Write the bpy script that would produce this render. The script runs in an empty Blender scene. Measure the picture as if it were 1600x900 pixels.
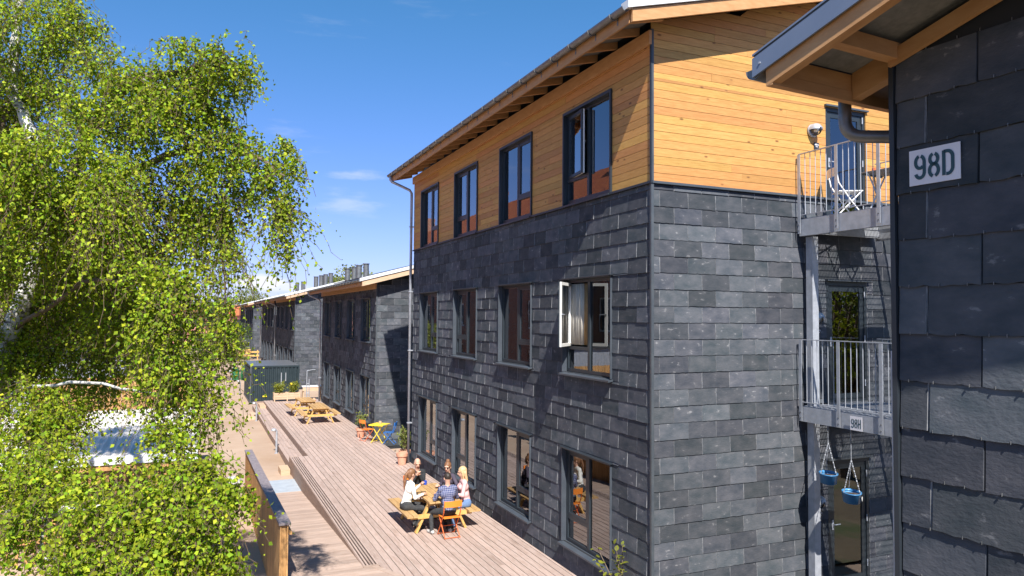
import bpy, bmesh, math, random
import numpy as np
from mathutils import Vector, Matrix
random.seed(7); RNG = np.random.default_rng(11)
sc = bpy.context.scene
col = sc.collection

# ------------------------------------------------------------------ camera
F_PX, YAW, PITCH, ROLL, CAM_H = 1129.1, math.radians(23.738), math.radians(2.284), math.radians(.412), 4.466
fwd = Vector((math.sin(YAW)*math.cos(PITCH), math.cos(YAW)*math.cos(PITCH), math.sin(PITCH)))
rgt = Vector((math.cos(YAW), -math.sin(YAW), 0)); upv = rgt.cross(fwd)
r2 = rgt*math.cos(ROLL) + upv*math.sin(ROLL); u2 = upv*math.cos(ROLL) - rgt*math.sin(ROLL)
cam_d = bpy.data.cameras.new('camera'); cam = bpy.data.objects.new('camera', cam_d); col.objects.link(cam)
mw = Matrix((r2, u2, -fwd)).transposed().to_4x4(); mw.translation = Vector((0, 0, CAM_H)); cam.matrix_world = mw
cam_d.sensor_width = 36; cam_d.lens = 36*F_PX/1600; cam_d.clip_start = .05; cam_d.clip_end = 6000
sc.camera = cam
def at(px, py, d):            # a point of the place, d metres along the view axis
    return Vector((0, 0, CAM_H)) + d*(fwd + r2*((px-800)/F_PX) - u2*((py-450)/F_PX))
def cam_dist2(x, y, z): return x*x + y*y + (z-CAM_H)**2

# ------------------------------------------------------------------ light
SUN_TRAVEL = Vector((.41, 1.77, -1.98)).normalized()
SUN_EL = math.asin(-SUN_TRAVEL.z)
sd = bpy.data.lights.new('sun', 'SUN'); sd.energy = 5.0; sd.angle = math.radians(.53); sd.color = (1, .955, .88)
sun = bpy.data.objects.new('sun', sd); col.objects.link(sun)
sun.rotation_euler = SUN_TRAVEL.to_track_quat('-Z', 'Y').to_euler(); sun.location = (-10, -40, 50)
w = bpy.data.worlds.new('World'); sc.world = w; w.use_nodes = True
nt = w.node_tree; nt.nodes.clear(); N = nt.nodes; L = nt.links
sky = N.new('ShaderNodeTexSky'); sky.sky_type = 'NISHITA'; sky.sun_disc = False
sky.sun_elevation = SUN_EL; sky.sun_rotation = math.atan2(-SUN_TRAVEL.x, -SUN_TRAVEL.y)
sky.altitude = 0; sky.air_density = 1.0; sky.dust_density = .3; sky.ozone_density = 1.6
tc = N.new('ShaderNodeTexCoord'); sep = N.new('ShaderNodeSeparateXYZ'); L.new(tc.outputs['Generated'], sep.inputs[0])
def wm(op, a, b=None, c=None):
    n = N.new('ShaderNodeMath'); n.operation = op
    for i, v in enumerate((a, b, c)):
        if v is None: continue
        if isinstance(v, (int, float)): n.inputs[i].default_value = v
        else: L.new(v, n.inputs[i])
    return n.outputs[0]
az = wm('ARCTAN2', sep.outputs[0], sep.outputs[1]); el = wm('ARCSINE', sep.outputs[2])
def noise_w(scale, vec_scale, detail=6, rough=.55):
    mp = N.new('ShaderNodeMapping'); mp.inputs['Scale'].default_value = vec_scale
    L.new(tc.outputs['Generated'], mp.inputs[0])
    n = N.new('ShaderNodeTexNoise'); n.inputs['Scale'].default_value = scale; n.inputs['Detail'].default_value = detail
    n.inputs['Roughness'].default_value = rough; L.new(mp.outputs[0], n.inputs[0]); return n.outputs[0]
def smooth(v, lo, hi):
    n = N.new('ShaderNodeMapRange'); n.interpolation_type = 'SMOOTHSTEP'
    L.new(v, n.inputs[0]); n.inputs[1].default_value = lo; n.inputs[2].default_value = hi; return n.outputs[0]
n_fine = noise_w(16, (1, 1, 2.2)); n_wisp = noise_w(3.2, (1, 1, 6), 8, .6); n_str = noise_w(13, (1, 1, 4.5), 8, .62)
def cloud(px, py, rw, rh, strength, soft, nz, amp):
    d = at(px, py, 1) - Vector((0, 0, CAM_H)); d.normalize()
    a0, e0 = math.atan2(d.x, d.y), math.asin(d.z)
    da = wm('DIVIDE', wm('SUBTRACT', az, a0), rw/F_PX); de = wm('DIVIDE', wm('SUBTRACT', el, e0), rh/F_PX)
    r = wm('SQRT', wm('ADD', wm('MULTIPLY', da, da), wm('MULTIPLY', de, de)))
    v = wm('SUBTRACT', wm('ADD', 1.0, wm('MULTIPLY', wm('SUBTRACT', nz, .5), amp)), r)
    return wm('MULTIPLY', smooth(v, 0, soft), strength)
cl = [cloud(405, 441, 46, 12, .95, .55, n_fine, 2.6), cloud(430, 449, 60, 7, .6, .8, n_fine, 2.2),
      cloud(555, 273, 50, 9, .34, 1.7, n_str, 4.2), cloud(540, 318, 58, 20, .30, 1.8, n_str, 4.2),
      cloud(455, 204, 40, 17, .22, 1.8, n_str, 4.2)]
tot = cl[0]
for c_ in cl[1:]: tot = wm('MAXIMUM', tot, c_)
band = wm('MULTIPLY', smooth(n_wisp, .60, .80), wm('MULTIPLY', smooth(el, .01, .08), .22))
tot = wm('MAXIMUM', tot, band)
mixc = N.new('ShaderNodeMix'); mixc.data_type = 'RGBA'; L.new(tot, mixc.inputs[0])
tint = N.new('ShaderNodeMix'); tint.data_type = 'RGBA'; tint.blend_type = 'MULTIPLY'; tint.inputs[0].default_value = 1   # camera white balance of the blue sky
hz = N.new('ShaderNodeMix'); hz.data_type = 'RGBA'; L.new(smooth(el, .04, .5), hz.inputs[0]); hz.inputs[6].default_value = (.98, 1.06, 1.88, 1); hz.inputs[7].default_value = (.66, 1.42, 1.86, 1)
L.new(sky.outputs[0], tint.inputs[6]); L.new(hz.outputs[2], tint.inputs[7])
L.new(tint.outputs[2], mixc.inputs[6]); mixc.inputs[7].default_value = (11.2, 11.4, 11.8, 1)
bg = N.new('ShaderNodeBackground'); bg.inputs[1].default_value = .05; L.new(mixc.outputs[2], bg.inputs[0])
wo = N.new('ShaderNodeOutputWorld'); L.new(bg.outputs[0], wo.inputs[0])
vs = sc.view_settings; vs.view_transform = 'Standard'; vs.look = 'None'; vs.exposure = .85; vs.gamma = 1
sc.cycles.max_bounces = 8; sc.cycles.transparent_max_bounces = 16

# ------------------------------------------------------------------ materials
MATS = {}
def mat(name, c1, c2=None, rough=.7, metal=0., nscale=6., stretch=(1, 1, 1), objvar=.0, islvar=.0, bump=0., bscale=60., detail=5,
        lo=.35, hi=.65, spec=.4, c3=None, c3lo=.6, c3hi=.75, c3scale=3., transl=None, coat=0., tilt=(0, 0, 0), hue=0., knots=None):
    if name in MATS: return MATS[name]
    m = bpy.data.materials.new(name); m.use_nodes = True; t = m.node_tree; n = t.nodes; l = t.links
    b = n['Principled BSDF']; b.inputs['Roughness'].default_value = rough; b.inputs['Metallic'].default_value = metal
    b.inputs['Specular IOR Level'].default_value = spec
    if coat: b.inputs['Coat Weight'].default_value = coat
    geo = n.new('ShaderNodeNewGeometry'); oi = n.new('ShaderNodeObjectInfo')
    mp = n.new('ShaderNodeMapping'); mp.inputs['Scale'].default_value = stretch; mp.inputs['Rotation'].default_value = tilt
    ad = n.new('ShaderNodeVectorMath'); ad.operation = 'ADD'; l.new(geo.outputs['Position'], ad.inputs[0])
    cmb = n.new('ShaderNodeMath'); cmb.operation = 'MULTIPLY'; cmb.inputs[1].default_value = 37.
    sm = n.new('ShaderNodeMath'); sm.operation = 'ADD'; l.new(oi.outputs['Random'], sm.inputs[0]); l.new(geo.outputs['Random Per Island'], sm.inputs[1])
    fr = n.new('ShaderNodeMath'); fr.operation = 'FRACT'; l.new(sm.outputs[0], fr.inputs[0]); l.new(fr.outputs[0], cmb.inputs[0])
    if objvar or islvar: l.new(cmb.outputs[0], ad.inputs[1])
    l.new(ad.outputs[0], mp.inputs[0])
    def nz(scale, det=detail):
        q = n.new('ShaderNodeTexNoise'); q.inputs['Scale'].default_value = scale; q.inputs['Detail'].default_value = det; q.inputs['Roughness'].default_value = .6
        l.new(mp.outputs[0], q.inputs[0]); return q.outputs[0]
    def rng(v, a, bb, c=0., d=1.):
        q = n.new('ShaderNodeMapRange'); l.new(v, q.inputs[0])
        for i, x in enumerate((a, bb, c, d)): q.inputs[i+1].default_value = x
        return q.outputs[0]
    def mix(f, a, bb):
        q = n.new('ShaderNodeMix'); q.data_type = 'RGBA'
        if isinstance(f, float): q.inputs[0].default_value = f
        else: l.new(f, q.inputs[0])
        for i, x in ((6, a), (7, bb)):
            if isinstance(x, tuple): q.inputs[i].default_value = (*x, 1)
            else: l.new(x, q.inputs[i])
        return q.outputs[2]
    c = mix(rng(nz(nscale), lo, hi), c1, c2 or c1)
    if c3: c = mix(rng(nz(c3scale, 8), c3lo, c3hi), c, c3)
    if knots:
        vo = n.new('ShaderNodeTexVoronoi'); vo.inputs['Scale'].default_value = knots[0]; mk = n.new('ShaderNodeMapping'); mk.inputs['Scale'].default_value = knots[1]; l.new(ad.outputs[0], mk.inputs[0]); l.new(mk.outputs[0], vo.inputs[0])
        c = mix(rng(vo.outputs['Distance'], .13, .06), c, knots[2])
    if objvar or islvar:
        hs = n.new('ShaderNodeHueSaturation'); l.new(c, hs.inputs['Color'])
        a = objvar or islvar
        l.new(rng(fr.outputs[0], 0, 1, 1-a, 1+a), hs.inputs['Value'])
        if hue:
            f2 = n.new('ShaderNodeMath'); f2.operation = 'MULTIPLY'; f2.inputs[1].default_value = 7.31; l.new(fr.outputs[0], f2.inputs[0])
            f3 = n.new('ShaderNodeMath'); f3.operation = 'FRACT'; l.new(f2.outputs[0], f3.inputs[0])
            l.new(rng(f3.outputs[0], 0, 1, .5-hue, .5+hue), hs.inputs['Hue'])
        c = hs.outputs[0]
    l.new(c, b.inputs['Base Color'])
    if bump:
        bp = n.new('ShaderNodeBump'); bp.inputs['Strength'].default_value = bump; bp.inputs['Distance'].default_value = .02
        l.new(nz(bscale, 4), bp.inputs['Height']); l.new(bp.outputs[0], b.inputs['Normal'])
    if transl:
        tr = n.new('ShaderNodeBsdfTranslucent'); hs2 = n.new('ShaderNodeMix'); hs2.data_type = 'RGBA'; hs2.blend_type = 'MULTIPLY'; hs2.inputs[0].default_value = 1
        l.new(c, hs2.inputs[6]); hs2.inputs[7].default_value = (*transl[1], 1); l.new(hs2.outputs[2], tr.inputs[0])
        ms = n.new('ShaderNodeMixShader'); ms.inputs[0].default_value = transl[0]
        l.new(b.outputs[0], ms.inputs[1]); l.new(tr.outputs[0], ms.inputs[2]); l.new(ms.outputs[0], n['Material Output'].inputs[0])
    MATS[name] = m; return m
def glass_mat(name, ior=1.85, tint=(.72, .78, .78), rough=0., gain=1.55):
    m = bpy.data.materials.new(name); m.use_nodes = True; t = m.node_tree; n = t.nodes; l = t.links; n.clear()
    tr = n.new('ShaderNodeBsdfTransparent'); tr.inputs[0].default_value = (*tint, 1)
    gl = n.new('ShaderNodeBsdfGlossy'); gl.inputs['Roughness'].default_value = rough; gl.inputs[0].default_value = (.95, .97, 1, 1)
    fr = n.new('ShaderNodeFresnel'); fr.inputs[0].default_value = ior
    nz = n.new('ShaderNodeTexNoise'); nz.inputs['Scale'].default_value = 2.2; geo = n.new('ShaderNodeNewGeometry'); l.new(geo.outputs['Position'], nz.inputs[0])
    bp = n.new('ShaderNodeBump'); bp.inputs['Strength'].default_value = .06; bp.inputs['Distance'].default_value = .01; l.new(nz.outputs[0], bp.inputs['Height'])
    l.new(bp.outputs[0], gl.inputs['Normal'])
    mm = n.new('ShaderNodeMath'); mm.operation = 'MULTIPLY_ADD'; mm.use_clamp = True; mm.inputs[1].default_value = gain; mm.inputs[2].default_value = .03*(gain > 1); l.new(fr.outputs[0], mm.inputs[0])
    ms = n.new('ShaderNodeMixShader'); l.new(mm.outputs[0], ms.inputs[0]); l.new(tr.outputs[0], ms.inputs[1]); l.new(gl.outputs[0], ms.inputs[2])
    o = n.new('ShaderNodeOutputMaterial'); l.new(ms.outputs[0], o.inputs[0]); MATS[name] = m; return m

mat('slate', (.050, .060, .073), (.106, .108, .121), rough=.8, nscale=4.0, stretch=(1, 1, 1.8), objvar=.32, bump=.22, bscale=30, c3=(.20, .20, .21), c3lo=.63, c3hi=.70, c3scale=8, spec=.08, hue=.022, detail=9, lo=.30, hi=.70)
mat('slate_back', (.02, .022, .026), rough=.9)
mat('clad_x', (.46, .225, .062), (.56, .295, .090), rough=.62, nscale=5, stretch=(1, 6, 10), objvar=.15, bump=.08, c3=(.36, .17, .05), c3lo=.66, c3hi=.80, c3scale=3.5, hue=.010, knots=(2.6, (1, 1, 2.2), (.20, .085, .025)))
mat('clad_y', (.46, .220, .060), (.55, .285, .088), rough=.62, nscale=5, stretch=(6, 1, 10), objvar=.15, bump=.08, c3=(.33, .155, .05), c3lo=.66, c3hi=.80, c3scale=3.5, hue=.010, knots=(2.6, (1, 1, 2.2), (.19, .08, .025)))
mat('beam', (.46, .235, .095), (.54, .30, .135), rough=.6, nscale=4, stretch=(5, 1.2, 5), bump=.06, objvar=.05, c3=(.27, .115, .045), c3lo=.68, c3hi=.76, c3scale=3)
mat('beam_x', (.46, .235, .095), (.54, .30, .135), rough=.6, nscale=4, stretch=(1.2, 5, 5), bump=.06, objvar=.05, c3=(.27, .115, .045), c3lo=.68, c3hi=.76, c3scale=3)
mat('deck', (.375, .27, .225), (.45, .345, .30), rough=.75, nscale=5, stretch=(5, .8, 5), objvar=.10, bump=.12, bscale=30, c3=(.25, .175, .14), c3lo=.56, c3hi=.76, c3scale=1.3)
mat('deck_x', (.37, .265, .21), (.45, .34, .28), rough=.75, nscale=5, stretch=(.8, 5, 5), objvar=.14, bump=.12, bscale=30, c3=(.33, .23, .175), c3lo=.58, c3hi=.72, c3scale=1.6)
mat('riser', (.26, .18, .145), (.34, .245, .20), rough=.8, nscale=4, stretch=(3, .8, 6), objvar=.08, bump=.1)
mat('fence_wood', (.42, .215, .075), (.56, .32, .13), rough=.7, nscale=4, stretch=(8, 8, 1), objvar=.16, bump=.1)
mat('fence_cap', (.19, .16, .165), (.26, .22, .225), rough=.6, nscale=5, stretch=(4, 1, 4), bump=.08)
mat('pale_wood', (.50, .34, .22), (.57, .41, .28), rough=.7, nscale=4, stretch=(1, 4, 4), objvar=.08, bump=.08)
mat('table_wood', (.40, .235, .095), (.52, .33, .15), rough=.65, nscale=5, stretch=(6, 1, 6), objvar=.14, bump=.1)
mat('leg_wood', (.56, .315, .09), (.64, .40, .14), rough=.6, nscale=5, stretch=(4, 4, 2), objvar=.06, bump=.06)
mat('dark_metal', (.018, .024, .032), (.026, .032, .040), rough=.45, nscale=3, spec=.5)
mat('frame', (.020, .028, .036), (.028, .036, .044), rough=.4, nscale=3, spec=.5)
mat('lining', (.048, .058, .073), (.066, .077, .094), rough=.45, nscale=3, spec=.5)
mat('trim', (.055, .065, .078), (.075, .085, .095), rough=.45, nscale=4, spec=.5)
mat('gutter', (.17, .175, .18), (.24, .245, .25), rough=.42, metal=.55, nscale=8)
mat('galv', (.36, .38, .42), (.46, .48, .53), rough=.5, metal=.35, nscale=9, bump=.03)
mat('flash', (.16, .20, .28), (.19, .23, .31), rough=.42, metal=.2, nscale=2)
mat('roof_dark', (.035, .038, .043), (.055, .057, .062), rough=.6, nscale=2)
mat('roof_white', (.62, .64, .66), (.72, .73, .75), rough=.5, nscale=2)
mat('soffit', (.17, .175, .175), (.235, .235, .23), rough=.85, nscale=22, bump=.1, c3=(.33, .33, .325), c3lo=.66, c3hi=.78, c3scale=30)
mat('white_paint', (.78, .77, .74), (.83, .82, .80), rough=.4, nscale=3)
mat('sign_white', (.72, .70, .74), (.76, .74, .78), rough=.45, nscale=5)
mat('sign_ink', (.025, .075, .095), rough=.5)
mat('room_wall', (.30, .29, .27), (.34, .33, .31), rough=.9)
mat('room_floor', (.40, .24, .12), (.48, .30, .16), rough=.5, nscale=4, stretch=(1, 6, 1))
mat('hall_shade', (.035, .037, .04), (.05, .052, .055), rough=.9)  # wall colour made dark to stand in for shade inside the hall
mat('curtain', (.66, .62, .55), (.72, .68, .62), rough=.9, transl=(.3, (.9, .85, .75)))
mat('curtain_brown', (.42, .26, .12), (.50, .33, .17), rough=.9, transl=(.3, (.9, .8, .6)))
mat('low_bounce_earth', (.10, .075, .045), (.15, .115, .07), rough=.95, nscale=.8, detail=10, bump=.6, bscale=7, c3=(.07, .085, .03), c3lo=.5, c3hi=.65, c3scale=.6)
mat('sand', (.36, .25, .18), (.45, .335, .25), rough=.95, nscale=.5, detail=10, bump=.5, bscale=9, c3=(.32, .21, .135), c3lo=.55, c3hi=.72, c3scale=.22, lo=.3, hi=.7)
mat('leaf', (.145, .245, .014), (.37, .42, .028), rough=.6, nscale=2.2, islvar=.48, spec=.15, transl=(.34, (1.2, 1.3, .42)), hue=.028)
mat('leaf_dark', (.045, .09, .014), (.10, .145, .02), rough=.5, nscale=2, islvar=.4, spec=.4, transl=(.34, (1.1, 1.3, .5)), hue=.02)
mat('leaf_yellow', (.16, .19, .02), (.27, .28, .035), rough=.5, nscale=4, islvar=.3, transl=(.38, (1.1, 1.2, .4)), hue=.015)
mat('leaf_far', (.12, .15, .03), (.20, .22, .05), rough=.6, nscale=1, islvar=.35, transl=(.3, (1.1, 1.2, .5)))
mat('bark_white', (.48, .46, .43), (.62, .60, .57), rough=.85, nscale=7, stretch=(1, 1, 3), bump=.3, bscale=20, c3=(.06, .05, .045), c3lo=.56, c3hi=.66, c3scale=5)
mat('bark_brown', (.13, .095, .07), (.21, .16, .12), rough=.9, nscale=8, bump=.3)
mat('twig', (.11, .07, .045), (.16, .11, .07), rough=.9, nscale=8)
mat('terracotta', (.58, .265, .165), (.68, .36, .25), rough=.85, nscale=6, bump=.1)
mat('orange', (.85, .255, .035), rough=.35); mat('red_orange', (.62, .13, .035), rough=.4)
mat('yellow', (.85, .62, .05), rough=.35); mat('blue', (.03, .14, .42), rough=.35); mat('blue_pot', (.05, .20, .42), (.06, .23, .47), rough=.35)
mat('soil', (.05, .035, .025), (.08, .06, .045), rough=.95, nscale=30)
mat('container', (.016, .028, .035), (.026, .040, .048), rough=.5, nscale=2, bump=.05, c3=(.12, .13, .13), c3lo=.68, c3hi=.8, c3scale=1.5)
mat('concrete', (.36, .35, .34), (.48, .47, .46), rough=.9, nscale=4, bump=.2)
mat('steel_plate', (.40, .44, .48), (.48, .52, .56), rough=.5, metal=.2, nscale=5)
mat('corrugated', (.66, .61, .55), (.74, .69, .63), rough=.8, spec=.1, metal=0., nscale=2)
mat('pink_wall', (.50, .20, .17), (.56, .25, .21), rough=.9)
mat('skin', (.56, .315, .22), (.60, .35, .25), rough=.5, spec=.35); mat('eye', (.03, .02, .018), rough=.3); mat('lip', (.42, .15, .12), rough=.5)
glass_mat('glass'); glass_mat('glass_clear', 1.45, (.93, .95, .95), 0., 1.)
def brick_mat(name, c1, c2, mortar, sc_, bw, rh, rough=.9, axes='xz', bump=.4):
    m = bpy.data.materials.new(name); m.use_nodes = True; t = m.node_tree; n = t.nodes; l = t.links; b = n['Principled BSDF']; b.inputs['Roughness'].default_value = rough
    geo = n.new('ShaderNodeNewGeometry'); s = n.new('ShaderNodeSeparateXYZ'); l.new(geo.outputs['Position'], s.inputs[0])
    a = n.new('ShaderNodeMath'); a.operation = 'ADD'; l.new(s.outputs[0], a.inputs[0]); l.new(s.outputs[1], a.inputs[1])
    c = n.new('ShaderNodeCombineXYZ'); l.new(a.outputs[0], c.inputs[0]); l.new(s.outputs[2], c.inputs[1])
    br = n.new('ShaderNodeTexBrick'); br.inputs['Scale'].default_value = sc_; br.inputs['Brick Width'].default_value = bw; br.inputs['Row Height'].default_value = rh
    br.inputs['Mortar Size'].default_value = .012; br.inputs['Color1'].default_value = (*c1, 1); br.inputs['Color2'].default_value = (*c2, 1); br.inputs['Mortar'].default_value = (*mortar, 1)
    l.new(c.outputs[0], br.inputs[0]); l.new(br.outputs[0], b.inputs['Base Color'])
    bp = n.new('ShaderNodeBump'); bp.inputs['Strength'].default_value = bump; bp.inputs['Distance'].default_value = .03; bp.invert = True; l.new(br.outputs['Fac'], bp.inputs['Height']); l.new(bp.outputs[0], b.inputs['Normal'])
    MATS[name] = m; return m
brick_mat('brick', (.36, .11, .055), (.26, .075, .04), (.34, .28, .23), 1, .24, .075)
brick_mat('roof_tile', (.62, .19, .065), (.50, .13, .045), (.22, .06, .025), 1, .24, .10, .7)

# ------------------------------------------------------------------ mesh helpers
class MB:
    def __init__(s): s.v = []; s.f = []; s.mi = []; s.cur = 0
    def add(s, vs, fs):
        o = len(s.v); s.v += [tuple(x) for x in vs]; s.f += [tuple(i+o for i in f) for f in fs]; s.mi += [s.cur]*len(fs)
    def box(s, x0, x1, y0, y1, z0, z1):
        s.add([(x, y, z) for z in (z0, z1) for y in (y0, y1) for x in (x0, x1)], [(0, 2, 3, 1), (4, 5, 7, 6), (0, 1, 5, 4), (1, 3, 7, 5), (3, 2, 6, 7), (2, 0, 4, 6)]); return s
    def bar(s, a, b, wid, hgt, up=(0, 0, 1)):      # a beam of rectangular section from a to b
        a, b = Vector(a), Vector(b); d = (b-a).normalized(); u = Vector(up); sd_ = d.cross(u)
        if sd_.length < 1e-5: sd_ = d.cross(Vector((1, 0, 0)))
        sd_.normalize(); u = sd_.cross(d)
        vs = [p + sd_*(i*wid/2) + u*(j*hgt/2) for p in (a, b) for j in (-1, 1) for i in (-1, 1)]
        s.add(vs, [(0, 2, 3, 1)[::-1], (4, 6, 7, 5), (0, 1, 5, 4)[::-1], (1, 3, 7, 5)[::-1], (3, 2, 6, 7)[::-1], (2, 0, 4, 6)[::-1]]); return s
    def tube(s, pts, r, n=8, cap=True):
        pts = [Vector(p) for p in pts]; rs = r if isinstance(r, (list, tuple)) else [r]*len(pts); vs = []; ref = None
        for i, p in enumerate(pts):
            d = (pts[min(i+1, len(pts)-1)] - pts[max(i-1, 0)]).normalized()
            if ref is None: ref = d.cross(Vector((0, 0, 1)) if abs(d.z) < .9 else Vector((1, 0, 0))).normalized()
            e1 = (ref - d*ref.dot(d)).normalized(); e2 = d.cross(e1); ref = e1
            for k in range(n):
                a = 2*math.pi*k/n; vs.append(p + (e1*math.cos(a) + e2*math.sin(a))*rs[i])
        fs = [(i*n+k, i*n+(k+1) % n, (i+1)*n+(k+1) % n, (i+1)*n+k) for i in range(len(pts)-1) for k in range(n)]
        if cap: fs += [tuple(range(n))[::-1], tuple((len(pts)-1)*n+k for k in range(n))]
        s.add(vs, fs); return s
    def prism(s, poly, d):                        # poly: points of one planar face, d: extrusion vector
        poly = [Vector(p) for p in poly]; d = Vector(d); n = len(poly)
        nrm = Vector((0, 0, 0))
        for i in range(n): nrm += poly[i].cross(poly[(i+1) % n])
        if nrm.dot(d) > 0: poly = poly[::-1]
        s.add(poly + [p+d for p in poly], [tuple(range(n)), tuple(range(2*n-1, n-1, -1))] + [((i+1) % n, i, n+i, n+(i+1) % n) for i in range(n)]); return s
    def lathe(s, prof, c=(0, 0, 0), n=20):
        c = Vector(c); vs = [c + Vector((r*math.cos(2*math.pi*k/n), r*math.sin(2*math.pi*k/n), z)) for r, z in prof for k in range(n)]
        fs = [(i*n+k, i*n+(k+1) % n, (i+1)*n+(k+1) % n, (i+1)*n+k) for i in range(len(prof)-1) for k in range(n)]
        fs += [tuple(range(n))[::-1], tuple((len(prof)-1)*n+k for k in range(n))]; s.add(vs, fs); return s
    def mesh(s, name, mats, smooth=False):
        me = bpy.data.meshes.new(name); me.from_pydata(s.v, [], s.f)
        for m in (mats if isinstance(mats, (list, tuple)) else [mats]): me.materials.append(MATS[m])
        if len(me.materials) > 1: me.polygons.foreach_set('material_index', s.mi)
        if smooth: me.polygons.foreach_set('use_smooth', [True]*len(me.polygons))
        me.update(); return me
    def build(s, name, mats, parent=None, smooth=False, loc=None, **kw):
        return link(name, s.mesh(name, mats, smooth), parent, loc, **kw)
def link(name, me, parent=None, loc=None, rz=0, label=None, cat=None, group=None, kind=None, scale=None, rot=None):
    o = bpy.data.objects.new(name, me); col.objects.link(o)
    if parent is not None: o.parent = parent
    if loc is not None: o.location = loc
    if rot is not None: o.rotation_euler = rot
    elif rz: o.rotation_euler = (0, 0, rz)
    if scale is not None: o.scale = scale
    tag(o, label, cat, group, kind); return o
def tag(o, label=None, cat=None, group=None, kind=None):
    for k, v in (('label', label), ('category', cat), ('group', group), ('kind', kind)):
        if v: o[k] = v
    return o
def thing(name, label, cat, loc=(0, 0, 0), rz=0, group=None): return link(name, None, None, loc, rz, label, cat, group)
def dup(o, parent=None):
    c = o.copy(); col.objects.link(c); c.parent = parent
    for ch in list(o.children): dup(ch, c)
    return c
def fast_mesh(name, verts, faces, mats, mi=None, smooth=False):
    verts = np.asarray(verts, np.float32); faces = np.asarray(faces, np.int32); k = faces.shape[1]
    me = bpy.data.meshes.new(name); me.vertices.add(len(verts)); me.vertices.foreach_set('co', verts.ravel())
    me.loops.add(faces.size); me.loops.foreach_set('vertex_index', faces.ravel()); me.polygons.add(len(faces))
    me.polygons.foreach_set('loop_start', np.arange(len(faces), dtype=np.int32)*k)
    for m in (mats if isinstance(mats, (list, tuple)) else [mats]): me.materials.append(MATS[m])
    if mi is not None: me.polygons.foreach_set('material_index', np.asarray(mi, np.int32))
    if smooth: me.polygons.foreach_set('use_smooth', np.ones(len(faces), bool))
    me.update(calc_edges=True); me.validate(); return me
def sub_rects(rect, holes):           # rect minus holes, as rectangles (u0,u1,z0,z1)
    out = [rect]
    for h in holes:
        nxt = []
        for r in out:
            if h[0] >= r[1]-1e-6 or h[1] <= r[0]+1e-6 or h[2] >= r[3]-1e-6 or h[3] <= r[2]+1e-6: nxt.append(r); continue
            if r[2] < h[2]: nxt.append((r[0], r[1], r[2], h[2]))
            if r[3] > h[3]: nxt.append((r[0], r[1], h[3], r[3]))
            a, b = max(r[2], h[2]), min(r[3], h[3])
            if r[0] < h[0]: nxt.append((r[0], h[0], a, b))
            if r[1] > h[1]: nxt.append((h[1], r[1], a, b))
        out = nxt
    return [r for r in out if r[1]-r[0] > .025 and r[3]-r[2] > .02]
def holed_wall(mb, mapf, u0, u1, z0, z1, holes, th):     # solid wall with openings; mapf(u, depth, z) -> point
    us = sorted({u0, u1, *[h[i] for h in holes for i in (0, 1)]}); zs = sorted({z0, z1, *[h[i] for h in holes for i in (2, 3)]})
    us = [u for u in us if u0 <= u <= u1]; zs = [z for z in zs if z0 <= z <= z1]
    solid = lambda i, j: 0 <= i < len(us)-1 and 0 <= j < len(zs)-1 and not any(h[0] < (us[i]+us[i+1])/2 < h[1] and h[2] < (zs[j]+zs[j+1])/2 < h[3] for h in holes)
    for i in range(len(us)-1):
        for j in range(len(zs)-1):
            if not solid(i, j): continue
            a, b, c, d = us[i], us[i+1], zs[j], zs[j+1]
            P = [mapf(u, t, z) for t in (0, th) for z in (c, d) for u in (a, b)]
            fs = [(0, 1, 3, 2), (4, 6, 7, 5)]
            if not solid(i-1, j): fs.append((0, 2, 6, 4))
            if not solid(i+1, j): fs.append((1, 5, 7, 3))
            if not solid(i, j-1): fs.append((0, 4, 5, 1))
            if not solid(i, j+1): fs.append((2, 3, 7, 6))
            mb.add(P, fs)
mat('slate_edge', (.17, .175, .19), (.30, .30, .315), rough=.8, nscale=20)
# ------------------------------------------------------------------ slates
def slate_variant(seed, jag=.016, edge='slate_edge'):
    r = random.Random(seed); n = 9; mb = MB()
    # unit slate: u along x (-.5...5), outward -y, z (-.5...5); the lower edge is hand-cut and stands proud
    ub = [-.5 + i/n for i in range(n+1)]; zb = [-.5 + r.uniform(-jag, jag) for _ in ub]; ol, orr = r.uniform(.003, .012), r.uniform(.003, .012)
    def dep(z): return -(.0115 - .0105*z)
    b = [(u if 0 < i < n else (u + ol*(i == 0) - orr*(i == n)), z) for i, (u, z) in enumerate(zip(ub, zb))]
    vs = [(u, dep(z), z) for u, z in b] + [(.5-orr, dep(.5), .5), (-.5+ol, dep(.5), .5)]
    k = len(vs); fs = [tuple(range(k))]; mi = [0]
    bk = [(u, 0, z) for u, z in b] + [(.5, 0, .5), (-.5, 0, .5)]; bk[0] = (-.5, 0, zb[0]); bk[n] = (.5, 0, zb[n]); vs += bk
    for i in range(n): fs.append((i, k+i, k+i+1, i+1)); mi.append(0)
    fs.append((n, k+n, k+n+1, n+1)); mi.append(1); fs.append((n+2, k+n+2, k, 0)); mi.append(1); fs.append((n+1, k+n+1, k+n+2, n+2)); mi.append(0)
    mb.v = vs; mb.f = fs; mb.mi = mi
    return mb.mesh('slate', ['slate', edge])
SLATES = [slate_variant(i) for i in range(10)]; SLATES_NEAR = [slate_variant(i, .022, 'slate') for i in range(20, 32)]
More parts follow.
